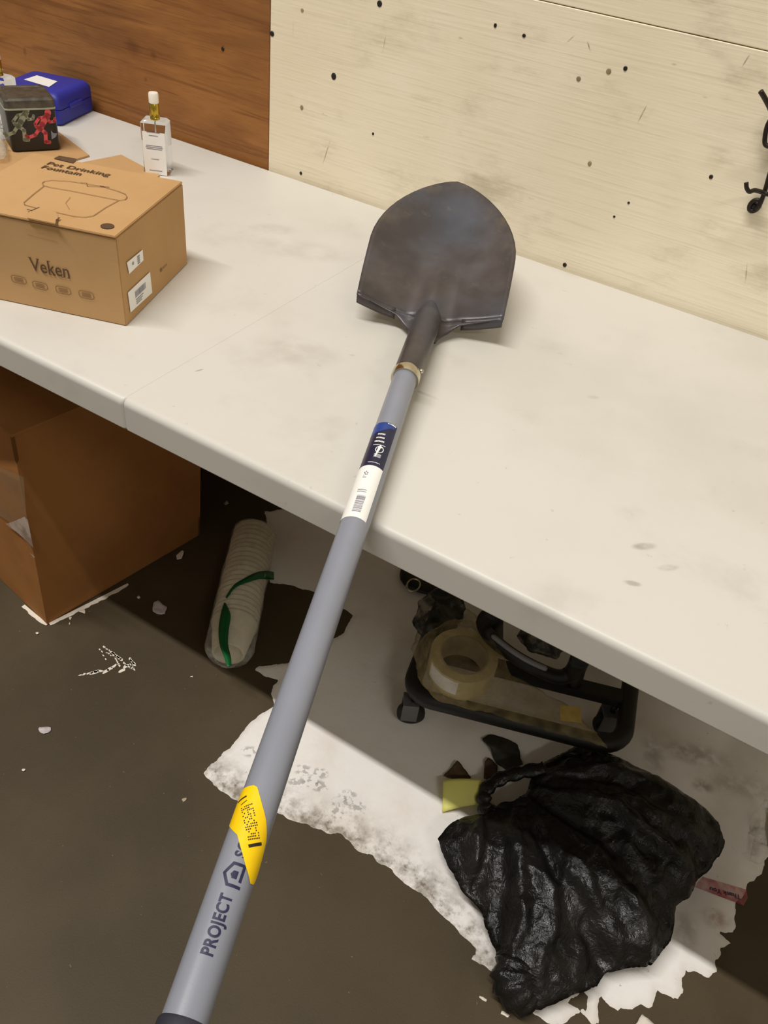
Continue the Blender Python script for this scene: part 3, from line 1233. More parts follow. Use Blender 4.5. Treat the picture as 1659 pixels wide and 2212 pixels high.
def hexa(P, bev=0.0):
    b = bmesh.new()
    vs = [b.verts.new(p) for p in P]
    for f in ((0, 1, 2, 3), (7, 6, 5, 4), (0, 4, 5, 1), (1, 5, 6, 2), (2, 6, 7, 3), (3, 7, 4, 0)):
        b.faces.new([vs[i] for i in f])
    bmesh.ops.recalc_face_normals(b, faces=b.faces)
    if bev:
        bmesh.ops.bevel(b, geom=list(b.edges), offset=bev, segments=2, affect='EDGES')
    return b


body = obj('carton_body', hexa([VP(0, 0, 0), VP(VW, 0, 0), VP(VW, VD, 0), VP(0, VD, 0),
                                VP(.0005, .0005, VH - .003), VP(VW, .0005, VH - .003), VP(VW, VD, VH - .003), VP(.0005, VD, VH - .003)], .0012), MAT['card'], carton)
lid = obj('lid', hexa([VP(.001, -.0008, VH - .0026), VP(VW, -.0008, VH - .0026), VP(VW, VD, VH - .0026), VP(.001, VD, VH - .0026),
                       VP(.001, -.0008, VH + .0004), VP(VW, -.0008, VH + .0004), VP(VW, VD, VH + .0004), VP(.001, VD, VH + .0004)], .0008), MAT['card'], carton)
MTop = frame(VP(0, 0, VH + .0009), -e1, e2)          # x to the right along the front, y to the back
MFront = frame(VP(0, -.0004, 0), -e1, Vector((0, 0, 1)))
MSide = frame(VP(-.0004, 0, 0), e2, Vector((0, 0, 1)))


def place(b2, M, name, mat, parent):
    b2.transform(M)
    bmesh.ops.recalc_face_normals(b2, faces=b2.faces)
    zz = Vector((M[0][2], M[1][2], M[2][2]))
    for f in b2.faces:
        if f.normal.dot(zz) < 0:
            f.normal_flip()
    return obj(name, b2, mat, parent)


def loc2(M, px, py):
    """pixel -> coordinates in the plane of M"""
    d = ray(px, py)
    o_ = Vector((M[0][3], M[1][3], M[2][3]))
    zz = Vector((M[0][2], M[1][2], M[2][2]))
    t = (o_ - CAM).dot(zz) / d.dot(zz)
    p = M.inverted() @ (CAM + d * t)
    return p.x, p.y


# writing on the front
x0, y0 = loc2(MFront, 66, 574)
x1, y1 = loc2(MFront, 149, 586)
tb = text_bm('Veken', .026, .00012, 'LEFT', 0, 1.0)
# serifs give the letters their book-face look
xs = [v.co.x for v in tb.verts]
kx = (x1 - x0) / (max(xs) - min(xs))
mnx = min(xs)
tb.transform(Matrix.Diagonal((kx, 1.0, 1, 1)) @ Matrix.Translation((-mnx, 0, 0)))
ys = [v.co.y for v in tb.verts]
yb, yt = min(ys), max(ys)
Lx = x1 - x0
for cx, yy in ((.02, yt), (.22, yt), (.50, yb), (.60, yb), (.82, yb), (.97, yb), (.505, yt)):
    rect2(tb, Lx * cx - .0022, yy - .0004, Lx * cx + .0022, yy + .0004)
place(tb, MFront @ Matrix.Translation((x0, (y0 + y1) / 2, .0006)), 'lettering', MAT['brownink'], body)
# row of faint icons
b = bmesh.new()
for cx, cy in ((41, 604), (87, 617), (137, 627), (187, 637)):
    x, y = loc2(MFront, cx, cy)
    w, h = .0105, .0052
    ov = [(x + w * math.copysign(abs(math.cos(a)) ** .5, math.cos(a)), y + h * math.copysign(abs(math.sin(a)) ** .6, math.sin(a))) for a in [2 * math.pi * i / 24 for i in range(24)]]
    line2(b, ov, .0008, True)
    for j in range(3):
        rect2(b, x - w * .6, y - h * .5 + j * h * .42, x + w * .6, y - h * .5 + j * h * .42 + h * .2)
place(b, MFront @ Matrix.Translation((0, 0, .0006)), 'icon_row', MAT['softink'], body)
# tuck slot on the front, tab on the lid
b = bmesh.new()
xa, ya = loc2(MFront, 57, 500)
xb, yb_ = loc2(MFront, 121, 516)
line2(b, [(xa, ya), (xb, yb_)], .0012)
place(b, MFront @ Matrix.Translation((0, 0, .0006)), 'tuck_slot', MAT['card'], body)
tabc = [loc2(MTop, *p) for p in ((66, 458), (82, 452), (122, 462), (126, 472), (123, 487), (60, 474))]
pt3 = [MTop @ Vector((x, y, .0005)) for x, y in tabc]
obj('tuck_tab', poly_bm(pt3, .0018), MAT['card'], lid)
for q in (((60, 456), (68, 459), (85, 452)), ((129, 474), (123, 479), (122, 489))):
    b = line2(bmesh.new(), [loc2(MTop, *p) for p in q], .0022)
    place(b, MTop @ Matrix.Translation((0, 0, .0024)), 'tab_cut', MAT['brownink'], lid)
# printed top
for s, p0, p1 in (('Pet Drinking', (104, 353), (238, 379)), ('Fountain', (90, 362), (178, 376))):
    xa, ya = loc2(MTop, *p0)
    xb, yb_ = loc2(MTop, *p1)
    tb = text_bm(s, .0165, .0003, 'LEFT', 0, 1.05)
    xs = [v.co.x for v in tb.verts]
    kx = (xb - xa) / (max(xs) - min(xs))
    tb.transform(Matrix.Diagonal((kx, 1, 1, 1)) @ Matrix.Translation((-min(xs), 0, 0)))
    place(tb, MTop @ Matrix.Translation((xa, (ya + yb_) / 2, .0006)), 'lettering', MAT['brownink'], lid)
b = bmesh.new()
poly2(b, [loc2(MTop, *p) for p in ((116, 343), (128, 337), (168, 344), (158, 353))])
place(b, MTop @ Matrix.Translation((0, 0, .0006)), 'dark_badge', MAT['brownink'], lid)
b = bmesh.new()
x, y = loc2(MTop, 232, 489)
poly2(b, [(x + .0085 * math.cos(a), y + .0085 * math.sin(a)) for a in [2 * math.pi * i / 24 for i in range(24)]])
place(b, MTop @ Matrix.Translation((0, 0, .0006)), 'round_badge', MAT['brownink'], lid)
b = bmesh.new()
T2 = lambda x, y: loc2(MTop, x / 3.95, 320 + y / 3.95)
line2(b, [T2(*p) for p in ((370, 320), (360, 300), (380, 285), (440, 275), (600, 285), (860, 325), (1010, 370), (1070, 395), (1085, 420), (1070, 440), (1020, 448), (900, 425), (600, 365), (420, 335), (370, 320))], .0011)
line2(b, [T2(*p) for p in ((375, 325), (280, 400), (205, 465), (210, 485), (300, 510), (480, 550), (640, 585), (730, 592), (800, 578), (900, 510), (1010, 450))], .0011)
line2(b, [T2(*p) for p in ((690, 295), (740, 300), (745, 325), (860, 330), (930, 335), (850, 325))], .0012)
line2(b, [T2(*p) for p in ((600, 420), (560, 470), (590, 520))], .0006)
place(b, MTop @ Matrix.Translation((0, 0, .0006)), 'line_drawing', MAT['softink'], lid)
# side labels
for q in (((273, 567), (307, 539), (309, 562), (278, 592)), ((275, 632), (323, 587), (328, 632), (281, 675))):
    b = bmesh.new()
    cs = [loc2(MSide, *p) for p in q]
    poly2(b, cs)
    sl = place(b, MSide @ Matrix.Translation((0, 0, .0007)), 'side_label', MAT['labelwhite'], body)
    sl['label'] = 'white barcode label'
    b = bmesh.new()
    cx = sum(c[0] for c in cs) / 4
    cy = sum(c[1] for c in cs) / 4
    big = q[0][1] > 600
    if big:
        xx = cx - .016
        while xx < cx + .016:
            w = rnd.choice((.0006, .001, .0016))
            rect2(b, xx, cy - .001, xx + w, cy + .008)
            xx += w + rnd.choice((.0006, .001))
        for j in range(3):
            rect2(b, cx - .015, cy - .005 - j * .003, cx + .008 - j * .003, cy - .0038 - j * .003)
    else:
        for j in range(4):
            rect2(b, cx + .005, cy - .006 + j * .003, cx + .012, cy - .0042 + j * .003)
        rect2(b, cx - .010, cy - .001, cx - .006, cy + .003)
    place(b, MSide @ Matrix.Translation((0, 0, .0012)), 'label_print', MAT['labelgrey'], sl)
b = bmesh.new()
x, y = loc2(MSide, 348, 583)
poly2(b, [(x - .0025, y - .0025), (x + .003, y - .002), (x + .0025, y + .003), (x - .002, y + .002)])
for j in range(4):
    rect2(b, x + .006 + j * .004, y - .001, x + .008 + j * .004, y + .0015)
place(b, MSide @ Matrix.Translation((0, 0, .0007)), 'side_mark', MAT['softink'], body)

# ------------------------------------------------------------------ flat cardboard sheets behind the carton


def sheet(pts, z0, name, label, mat, lift=None):
    b = bmesh.new()
    P = [PZ(x, y, TT + z0) for x, y in pts]
    n = 8
    grid = []
    for i in range(n + 1):
        row = []
        for j in range(n + 1):
            u, v = i / n, j / n
            p = (P[0] * (1 - u) + P[1] * u) * (1 - v) + (P[3] * (1 - u) + P[2] * u) * v
            if lift:
                p = p + Vector((0, 0, lift(u, v)))
            row.append(b.verts.new(p))
        grid.append(row)
    for i in range(n):
        for j in range(n):
            b.faces.new((grid[i][j], grid[i + 1][j], grid[i + 1][j + 1], grid[i][j + 1]))
    bmesh.ops.recalc_face_normals(b, faces=b.faces)
    if sum(f.normal.z for f in b.faces) < 0:
        for f in b.faces:
            f.normal_flip()
    o = obj(name, b, mat)
    m = o.modifiers.new('thickness', 'SOLIDIFY')
    m.thickness = .003
    m.offset = -1
    tag(o, label, 'cardboard')
    return o


sheet([(193, 335), (122, 281), (-160, 330), (-70, 412)], .0036, 'cardboard_sheet', 'flat cardboard sheet lying under the black tin', MAT['card'])
sheet([(262, 334), (345, 378), (250, 440), (170, 352)], .0032, 'cardboard_sheet', 'corner of a cardboard flap beside the clear spray bottle', MAT['card'])

# ------------------------------------------------------------------ black tin with runners
tb0 = PZ(28, 330, TT + .004)
tb1 = PZ(134, 324, TT + .004)
TZ = TT + .0042
tx = (tb1 - tb0)
TWd = tx.length * .99
tx.normalize()
ty = Vector((-tx.y, tx.x, 0))
tin = thing('tin_box', 'square black tin printed with runners standing on cardboard', 'tin', (tb0.x, tb0.y, TZ))
TH_ = .074


def rrect(w, d, r, n=5):
    pts = []
    for cx, cy, a0 in ((w - r, d - r, 0), (r, d - r, 90), (r, r, 180), (w - r, r, 270)):
        for k in range(n + 1):
            a = math.radians(a0 + 90 * k / n)
            pts.append((cx + r * math.cos(a), cy + r * math.sin(a)))
    return pts


def loft(sections, M):
    b = bmesh.new()
    rings = [[b.verts.new(M @ Vector((x, y, z))) for x, y in pts] for pts, z in sections]
    n = len(rings[0])
    for A, B in zip(rings, rings[1:]):
        for k in range(n):
            b.faces.new((A[k], A[(k + 1) % n], B[(k + 1) % n], B[k]))
    b.faces.new(list(reversed(rings[0])))
    b.faces.new(rings[-1])
    bmesh.ops.recalc_face_normals(b, faces=b.faces)
    return b


def inset(pts, d, w, dd):
    return [(x + (d if x < w / 2 else -d), y + (d if y < dd / 2 else -d)) for x, y in pts]


MT = frame(Vector((tb0.x, tb0.y, TZ)), tx, ty)
base = rrect(TWd, TWd, .008)
tbody = auto_smooth(obj('tin_body', loft([(inset(base, .003, TWd, TWd), 0), (base, .003), (base, TH_)], MT), MAT['tin'], tin), 35)
auto_smooth(obj('tin_rim', loft([(inset(base, -.0012, TWd, TWd), TH_ - .0015), (inset(base, -.0016, TWd, TWd), TH_), (inset(base, -.0012, TWd, TWd), TH_ + .0015)], MT), MAT['tinrim'], tin), 35)
auto_smooth(obj('tin_lid', loft([(inset(base, -.0008, TWd, TWd), TH_ + .001), (inset(base, -.0008, TWd, TWd), TH_ + .014), (inset(base, .003, TWd, TWd), TH_ + .0175), (inset(base, .009, TWd, TWd), TH_ + .0175), (inset(base, .010, TWd, TWd), TH_ + .0165)], MT), MAT['tinlid'], tin), 35)
MTf = frame(Vector((tb0.x, tb0.y, TZ)), tx, Vector((0, 0, 1)))


def limb(bm, pts, w):
    line2(bm, pts, w)
    for x, y in pts:
        poly2(bm, [(x + w / 2 * math.cos(a), y + w / 2 * math.sin(a)) for a in [2 * math.pi * i / 10 for i in range(10)]])


def runner(cx, cy, s, bm):
    U = lambda pts: [(cx + x * s, cy + y * s) for x, y in pts]
    hd = [(.42 + .13 * math.cos(a), .98 + .14 * math.sin(a)) for a in [2 * math.pi * i / 12 for i in range(12)]]
    poly2(bm, U(hd))
    limb(bm, U([(.38, .86), (.12, .52), (.0, .36)]), .24 * s)
    limb(bm, U([(.3, .82), (.05, .78), (-.16, .56), (-.12, .44)]), .12 * s)
    limb(bm, U([(.34, .80), (.44, .60), (.62, .62), (.66, .74)]), .11 * s)
    limb(bm, U([(.0, .38), (.20, .18), (.16, -.18), (.30, -.2)]), .15 * s)
    limb(bm, U([(-.02, .36), (-.22, .12), (-.52, .02), (-.58, .1)]), .14 * s)
    return bm


for (x, y, s, m, nm) in ((TWd * .62, .024, .044, 'red', 'red_runner'), (TWd * .20, .030, .044, 'green', 'green_runner')):
    b = runner(x, y, s, bmesh.new())
    b.transform(MTf @ Matrix.Translation((0, 0, .0006)))
    obj(nm, b, MAT[m], tbody)
b = bmesh.new()
poly2(b, [(TWd * .83, .020), (TWd * .92, .024), (TWd * .96, .030), (TWd * .88, .031), (TWd * .84, .036)])
b.transform(MTf @ Matrix.Translation((0, 0, .0006)))
obj('pale_print', b, MAT['bluegrey'], tbody)

# ------------------------------------------------------------------ blue case
c0 = Vector((-.820, -.008, TT))
ex = Vector((-.130, -.036, 0))
ey = Vector((.040, -.128, 0))
CW, CD = ex.length, ey.length
ex.normalize()
ey.normalize()
MB_ = frame(c0, ey, Vector((-ey.y, ey.x, 0)))
# x axis along ey, y axis must point along ex
if Vector((MB_[0][1], MB_[1][1], MB_[2][1])).dot(ex) < 0:
    MB_ = frame(c0 + ey * CD, -ey, ex)
case = thing('plastic_case', 'rounded blue plastic case against the brown plywood wall', 'case', c0)
bs = rrect(CD, CW, .010)
CHH = .060
auto_smooth(obj('case_base', loft([(inset(bs, .004, CD, CW), 0), (bs, .005), (bs, CHH * .5 - .001), (inset(bs, .0015, CD, CW), CHH * .5)], MB_), MAT['bluecase'], case), 35)
clid = auto_smooth(obj('case_lid', loft([(inset(bs, .0015, CD, CW), CHH * .5), (bs, CHH * .5 + .001), (bs, CHH - .012), (inset(bs, .004, CD, CW), CHH - .004), (inset(bs, .010, CD, CW), CHH)], MB_), MAT['bluecase'], case), 35)
q = [PZ(x, y, TT + CHH + .0006) for x, y in ((52, 172), (80, 163), (124, 176), (106, 188))]
obj('paper_label', poly_bm(q, .0004), MAT['labelwhite'], case, label='white paper label')
ctr = PZ(175, 222, TT + .03)
pc = c0 + ey * CD * .55 + Vector((0, 0, CHH * .52)) - ex * .001
b = box_bm((.045, .006, .009), (0, 0, 0), 0, .002)
b.transform(frame(pc, ey, ex))
obj('latch', b, MAT['bluecase'], case)

# ------------------------------------------------------------------ spray bottles


def spray_bottle(px, rz, name, label, w=.047, d=.036, h=.093, cut=None, base=None):
    p = base if base is not None else PZ(*px, TT)
    t = thing(name, label, 'bottle', (p.x, p.y, TT + .0004), rz)
    M = Matrix.Translation((-w / 2, -d / 2, 0))
    r = rrect(w, d, .004)
    gl = obj('glass_body', loft([(inset(r, .002, w, d), 0), (r, .002), (r, h - .004), (inset(r, .004, w, d), h)], M), MAT['glass'], t, world=False)
    auto_smooth(gl, 35)
    # a paper label covers the front, another the back
    b = box_bm((w * .86, .0005, h * .80), (0, -d / 2 - .0005, h * .41))
    fl = obj('front_label', b, MAT['labelwhite'], t, world=False)
    b = bmesh.new()
    for k, (z, ww) in enumerate(((.80, .5), (.74, .35), (.55, .62), (.52, .66), (.49, .6), (.30, .3), (.08, .5))):
        rect2(b, -w * ww / 2, h * z, w * ww / 2, h * z + .0012)
    b.transform(Matrix.Translation((0, -d / 2 - .0010, 0)) @ Matrix.Rotation(math.pi / 2, 4, 'X'))
    obj('label_print', b, MAT['labelgrey'], fl, world=False)
    obj('neck', lathe_bm([(.0085, h - .001), (.0085, h + .004), (.0070, h + .005)], 20), MAT['gold'], t, world=False, smooth=True)
    obj('gold_collar', lathe_bm([(.0075, h + .003), (.0085, h + .004), (.0085, h + .026), (.007, h + .0275), (0, h + .0275)], 20), MAT['gold'], t, world=False, smooth=True)
    auto_smooth(obj('spray_cap', lathe_bm([(.0072, h + .026), (.0088, h + .0275), (.0088, h + .042), (.0078, h + .044), (0, h + .0445)], 20), MAT['whitecap'], t, world=False), 40)
    obj('dip_tube', tube_bm([(0, .002, .006), (0, .001, h)], .0014, 8), MAT['whitecap'], t, world=False, smooth=True)
    return t


pm = (PZ(305, 374, TT) + PZ(366, 381, TT)) / 2
spray_bottle(None, .50, 'spray_bottle', 'clear square spray bottle with gold collar and white cap', base=Vector((pm.x - .006, pm.y + .016, TT)))
pb = PY(-6, 108, -.03)
spray_bottle(None, .3, 'spray_bottle', 'clear spray bottle partly seen behind the blue case', base=PZ(-13, 106, TT + .1375))


# ------------------------------------------------------------------ crumpled film helper
def crumple_pillow(poly, zmid, thick, zmin, cell, seed, amp=.01, nsc=22, fall=.05, fold=None, flatten=1.0, jitter=.003):
    V, S, Q, BD = sdf_grid([poly], [], cell, jitter, 30.0, seed)
    n = len(V)
    b = bmesh.new()
    h = thick * (1 - np.exp(-S / fall))
    tops, bots = [], []
    for i in range(n):
        x, y = V[i]
        zm = zmid(x, y) if callable(zmid) else zmid
        k = min(1, S[i] / .018)
        c = amp * k * (noise.ridged_multi_fractal((x * nsc, y * nsc, seed), .9, 2.1, 4, 1.0, 2.0, noise_basis='PERLIN_ORIGINAL') - 1.1)
        if fold:
            c += k * fold(x, y)
        jx = .004 * k * fbm(x * 40, y * 40, seed + 5, 3)
        zt = max(zmin, zm + h[i] + c)
        t = b.verts.new((x + jx, y - jx, zt))
        tops.append(t)
        bots.append(t if BD[i] else b.verts.new((x, y, max(zmin, min(zt - .002, zm - h[i] * flatten)))))
    for f in Q:
        b.faces.new([tops[j] for j in f])
        g = [bots[j] for j in reversed(f)]
        if len(set(g)) == 4 and not all(a is c for a, c in zip(g, [tops[j] for j in reversed(f)])):
            try:
                b.faces.new(g)
            except ValueError:
                pass
    return b


# clear bag left of the tin
obj_ = obj('plastic_bag', crumple_pillow([tuple(PZ(x, y, TT + .01)[:2]) for x, y in ((16, 344), (14, 320), (4, 262), (-40, 240), (-110, 270), (-120, 330), (-40, 352))],
                                         TT + .016, .022, TT + .008, .004, 4.4, .006, 30, .02), MAT['film'], None, smooth=True)
tag(obj_, 'crumpled clear plastic bag beside the black tin', 'plastic bag')

# ------------------------------------------------------------------ big cardboard box under the table
k0 = PZ(102, 1350)
kR = PZ(417, 1165)
g2 = (kR - k0)
GD = g2.length + .02
g2.normalize()
g1 = Vector((-g2.y, g2.x, 0))
if g1.x > 0:
    g1 = -g1
GW, GH = .42, .478
big = thing('cardboard_box', 'large brown cardboard box standing under the left half of the table', 'box', (k0.x, k0.y, 0))
LEAN = Vector((.026, .004, 0))


def GP(a, bb, z):
    return Vector((k0.x, k0.y, 0)) + g1 * a + g2 * bb + Vector((0, 0, .002 + z)) + LEAN * (z / GH)


def panel(P, thick, nrm, name, mat, parent, bulge=0.0, lbl=None):
    b = bmesh.new()
    n = 8
    P = [Vector(p) for p in P]
    nrm = Vector(nrm).normalized()
    for off in (0, -thick):
        g = []
        for i in range(n + 1):
            r_ = []
            for j in range(n + 1):
                u, v = i / n, j / n
                p = (P[0] * (1 - u) + P[1] * u) * (1 - v) + (P[3] * (1 - u) + P[2] * u) * v
                p = p + nrm * (off + bulge * math.sin(u * math.pi) * math.sin(v * math.pi))
                r_.append(b.verts.new(p))
            g.append(r_)
        for i in range(n):
            for j in range(n):
                b.faces.new((g[i][j], g[i + 1][j], g[i + 1][j + 1], g[i][j + 1]))
        if off == 0:
            g0 = g
    loop0 = [g0[i][0] for i in range(n + 1)] + [g0[n][j] for j in range(1, n + 1)] + [g0[i][n] for i in range(n - 1, -1, -1)] + [g0[0][j] for j in range(n - 1, 0, -1)]
    loop1 = [g[i][0] for i in range(n + 1)] + [g[n][j] for j in range(1, n + 1)] + [g[i][n] for i in range(n - 1, -1, -1)] + [g[0][j] for j in range(n - 1, 0, -1)]
    m = len(loop0)
    for k in range(m):
        b.faces.new((loop0[k], loop0[(k + 1) % m], loop1[(k + 1) % m], loop1[k]))
    bmesh.ops.recalc_face_normals(b, faces=b.faces)
    return obj(name, b, mat, parent, smooth=False, label=lbl)


panel([GP(0, 0, 0), GP(0, GD, 0), GP(0, GD, GH), GP(0, 0, GH)], .005, -g1, 'side_panel', MAT['card_dark'], big, .004)
fp = panel([GP(0, 0, 0), GP(GW, 0, 0), GP(GW, 0, GH), GP(0, 0, GH)], .005, -g2, 'front_panel', MAT['card_dark'], big, .003)
panel([GP(GW, 0, 0), GP(GW, GD, 0), GP(GW, GD, GH), GP(GW, 0, GH)], .005, g1, 'side_panel', MAT['card_dark'], big, .003)
panel([GP(0, GD, 0), GP(GW, GD, 0), GP(GW, GD, GH), GP(0, GD, GH)], .005, g2, 'back_panel', MAT['card_dark'], big, .003)
panel([GP(.004, .004, .001), GP(GW - .004, .004, .001), GP(GW - .004, GD - .004, .001), GP(.004, GD - .004, .001)], .0009, (0, 0, 1), 'bottom_panel', MAT['card_dark'], big)
# top flaps: two closed, edges a little raised
up = Vector((0, 0, 1))
panel([GP(-.003, -.002, GH + .003), GP(GW / 2 - .002, -.002, GH + .005), GP(GW / 2 - .002, GD, GH + .005), GP(-.003, GD, GH + .003)], .005, up, 'top_flap', MAT['card_dark'], big)
panel([GP(GW, -.002, GH + .003), GP(GW / 2 + .002, -.002, GH + .005), GP(GW / 2 + .002, GD, GH + .005), GP(GW, GD, GH + .003)], .005, up, 'top_flap', MAT['card_dark'], big)
# clear tape on the front face with a torn white end
MBf = frame(GP(0, 0, 0) - g2 * .0045, -g1, (GP(0, 0, GH) - GP(0, 0, 0)))
tp = [loc2(MBf, *p) for p in ((-60, 985), (52, 1030), (58, 1110), (70, 1190), (30, 1132), (-60, 1075))]
b = bmesh.new()
poly2(b, tp)
b.transform(MBf @ Matrix.Translation((0, 0, .001)))
bmesh.ops.recalc_face_normals(b, faces=b.faces)
tape = obj('parcel_tape', b, MAT['packtape'], big, label='strip of clear parcel tape')
b = bmesh.new()
for q in (((14, 1131), (32, 1125), (55, 1115), (62, 1122), (74, 1182), (60, 1168), (40, 1150)), ((66, 1193), (74, 1198), (78, 1203), (74, 1203))):
    f = b.faces.new([b.verts.new((*loc2(MBf, *p), 0)) for p in q])
bmesh.ops.triangulate(b, faces=b.faces)
b.transform(MBf @ Matrix.Translation((0, 0, .0018)))
bmesh.ops.recalc_face_normals(b, faces=b.faces)
obj('torn_tape_end', b, MAT['tapewhite'], big, label='torn whitish tape end')
# ragged white paper along the bottom edges


def ragged(pa, pb, w, n, z, seed):
    rr = random.Random(seed)
    b = bmesh.new()
    dv = (pb - pa)
    nv = Vector((dv.y, -dv.x, 0)).normalized()
    if nv.dot(CAM - pa) < 0:
        nv = -nv
    A, B = [], []
    for i in range(n + 1):
        p = pa.lerp(pb, i / n)
        k = math.sin(math.pi * min(1, max(.08, i / n))) ** .35
        A.append(p - nv * .004 + Vector((0, 0, z)))
        B.append(p + nv * w * k * rr.uniform(.55, 1.1) + Vector((0, 0, z * .6)))
    return poly_bm(A + B[::-1], .0012, b)


obj('torn_paper_edge', ragged(PZ(108, 1350), PZ(278, 1264), .0065, 26, .0014, 1), MAT['torn'], big, label='ragged white paper strip under the box edge')
obj('torn_paper_edge', ragged(PZ(50, 1310), PZ(100, 1352), .005, 12, .0014, 2), MAT['torn'], big, label='ragged white paper strip under the box front')


# ------------------------------------------------------------------ foam cups in a sleeve
u0 = PZ(494, 1408, .0495)
u1 = PZ(548, 1160, .0495)
ud = (u1 - u0).normalized()
cups = thing('cup_pack', 'pack of white foam cups in a clear sleeve with a green band', 'cups', (u0.x, u0.y, 0))
L = (u1 - u0).length
us_ = Vector((ud.y, -ud.x, 0))
MU = Matrix((us_, Vector((0, 0, 1)).cross(us_) * 0 + ud.cross(us_), ud)).transposed().to_4x4()
MU.translation = Vector((u0.x, u0.y, .0492))
CR = .0465
# one cup shows its base at the near end, the rest nest as rims
obj('foam_cup', lathe_bm([(0, .004), (.024, .004), (.026, -.004), (.030, -.006), (.032, -.004), (CR - .003, .062), (CR, .066), (CR, .072), (CR - .003, .074)], 36, MU), MAT['foam'], cups, smooth=True)
nc = 19
for k in range(nc):
    z = .078 + (L - .078) * k / (nc - 1)
    g = CR * (1 + .012 * math.sin(k * 1.7))
    obj('foam_cup', lathe_bm([(g - .010, z - .012), (g - .003, z - .010), (g - .0014, z - .002), (g, z), (g, z + .004), (g - .002, z + .006), (g - .012, z + .006)], 36, MU), MAT['foam'], cups, smooth=True)
obj('foam_cup', lathe_bm([(CR - .01, L), (CR, L + .004), (CR - .001, L + .009), (CR - .004, L + .006), (CR - .008, L - .03), (0, L - .03)], 36, MU), MAT['foam'], cups, smooth=True)
# sleeve
bs_ = bmesh.new()
rings = []
NS = 40
segs = 46
for i in range(segs + 1):
    z = -.022 + (L + .030) * i / segs
    ring = []
    for k in range(NS):
        a = 2 * math.pi * k / NS
        r = CR + .0018
        if z < .008:
            r = .030 + (CR - .028) * max(0, (z + .022) / .03) ** .8
            if z < -.012:
                r *= .72
        r += .0016 * fbm(math.cos(a) * 3, math.sin(a) * 3, z * 22, 3) + .0022 * max(0, fbm(math.cos(a) * 2, z * 14, math.sin(a) * 2 + 4, 3))
        x, y = r * math.cos(a), r * math.sin(a)
        p = MU @ Vector((x, y, z))
        p.z = max(.0008, p.z)
        ring.append(bs_.verts.new(p))
    rings.append(ring)
for A, B in zip(rings, rings[1:]):
    for k in range(NS):
        bs_.faces.new((A[k], A[(k + 1) % NS], B[(k + 1) % NS], B[k]))
bs_.faces.new(rings[0])
bmesh.ops.recalc_face_normals(bs_, faces=bs_.faces)
obj('plastic_sleeve', bs_, MAT['film'], cups, smooth=True)
# green band: along the top, then round the pack


def cup_surf(px, py):
    """where the view through a pixel meets the sleeve"""
    d = ray(px, py)
    o_ = CAM - MU.translation
    dp = d - ud * d.dot(ud)
    op = o_ - ud * o_.dot(ud)
    R_ = CR + .0045
    A_, B_, C_ = dp.dot(dp), 2 * dp.dot(op), op.dot(op) - R_ * R_
    disc = max(0, B_ * B_ - 4 * A_ * C_)
    return CAM + d * ((-B_ - math.sqrt(disc)) / (2 * A_))


def ribbon(pairs, name, mat, parent, k=5):
    Ls = spline([cup_surf(*p[0]) for p in pairs], k)
    Rs = spline([cup_surf(*p[1]) for p in pairs], k)
    b = bmesh.new()
    A = [b.verts.new(p) for p in Ls]
    B = [b.verts.new(p) for p in Rs]
    for i in range(len(A) - 1):
        b.faces.new((A[i], B[i], B[i + 1], A[i + 1]))
    bmesh.ops.recalc_face_normals(b, faces=b.faces)
    o = obj(name, b, mat, parent, smooth=True)
    m = o.modifiers.new('thickness', 'SOLIDIFY')
    m.thickness = .0006
    return o


ribbon([((484, 1302), (487, 1302)), ((477, 1325), (498, 1328)), ((472, 1360), (494, 1362)), ((475, 1395), (493, 1392)), ((486, 1425), (499, 1420)), ((490, 1440), (500, 1438))],
       'green_band', MAT['greentape'], cups)
ribbon([((487, 1290), (490, 1293)), ((505, 1264), (508, 1270)), ((530, 1248), (535, 1258)), ((555, 1236), (560, 1251)), ((578, 1233), (580, 1252)), ((592, 1236), (592, 1252))],
       'green_band', MAT['greentape'], cups)

# ------------------------------------------------------------------ rolling cart frame
FZ = .095
cF = PZ(880, 1500, FZ)
cR_ = PZ(1345, 1618, FZ)
fx = (cR_ - cF)
fx.z = 0
FW = fx.length
fx.normalize()
fy = Vector((-fx.y, fx.x, 0))
fy = (fy + fx * .10).normalized()
FDp = .30
cart = thing('rolling_frame', 'black tubular frame on small casters under the table', 'cart frame', (cF.x, cF.y, 0))


def CP(a, bb, z=FZ):
    return Vector((cF.x, cF.y, 0)) + fx * a + fy * bb + Vector((0, 0, z))


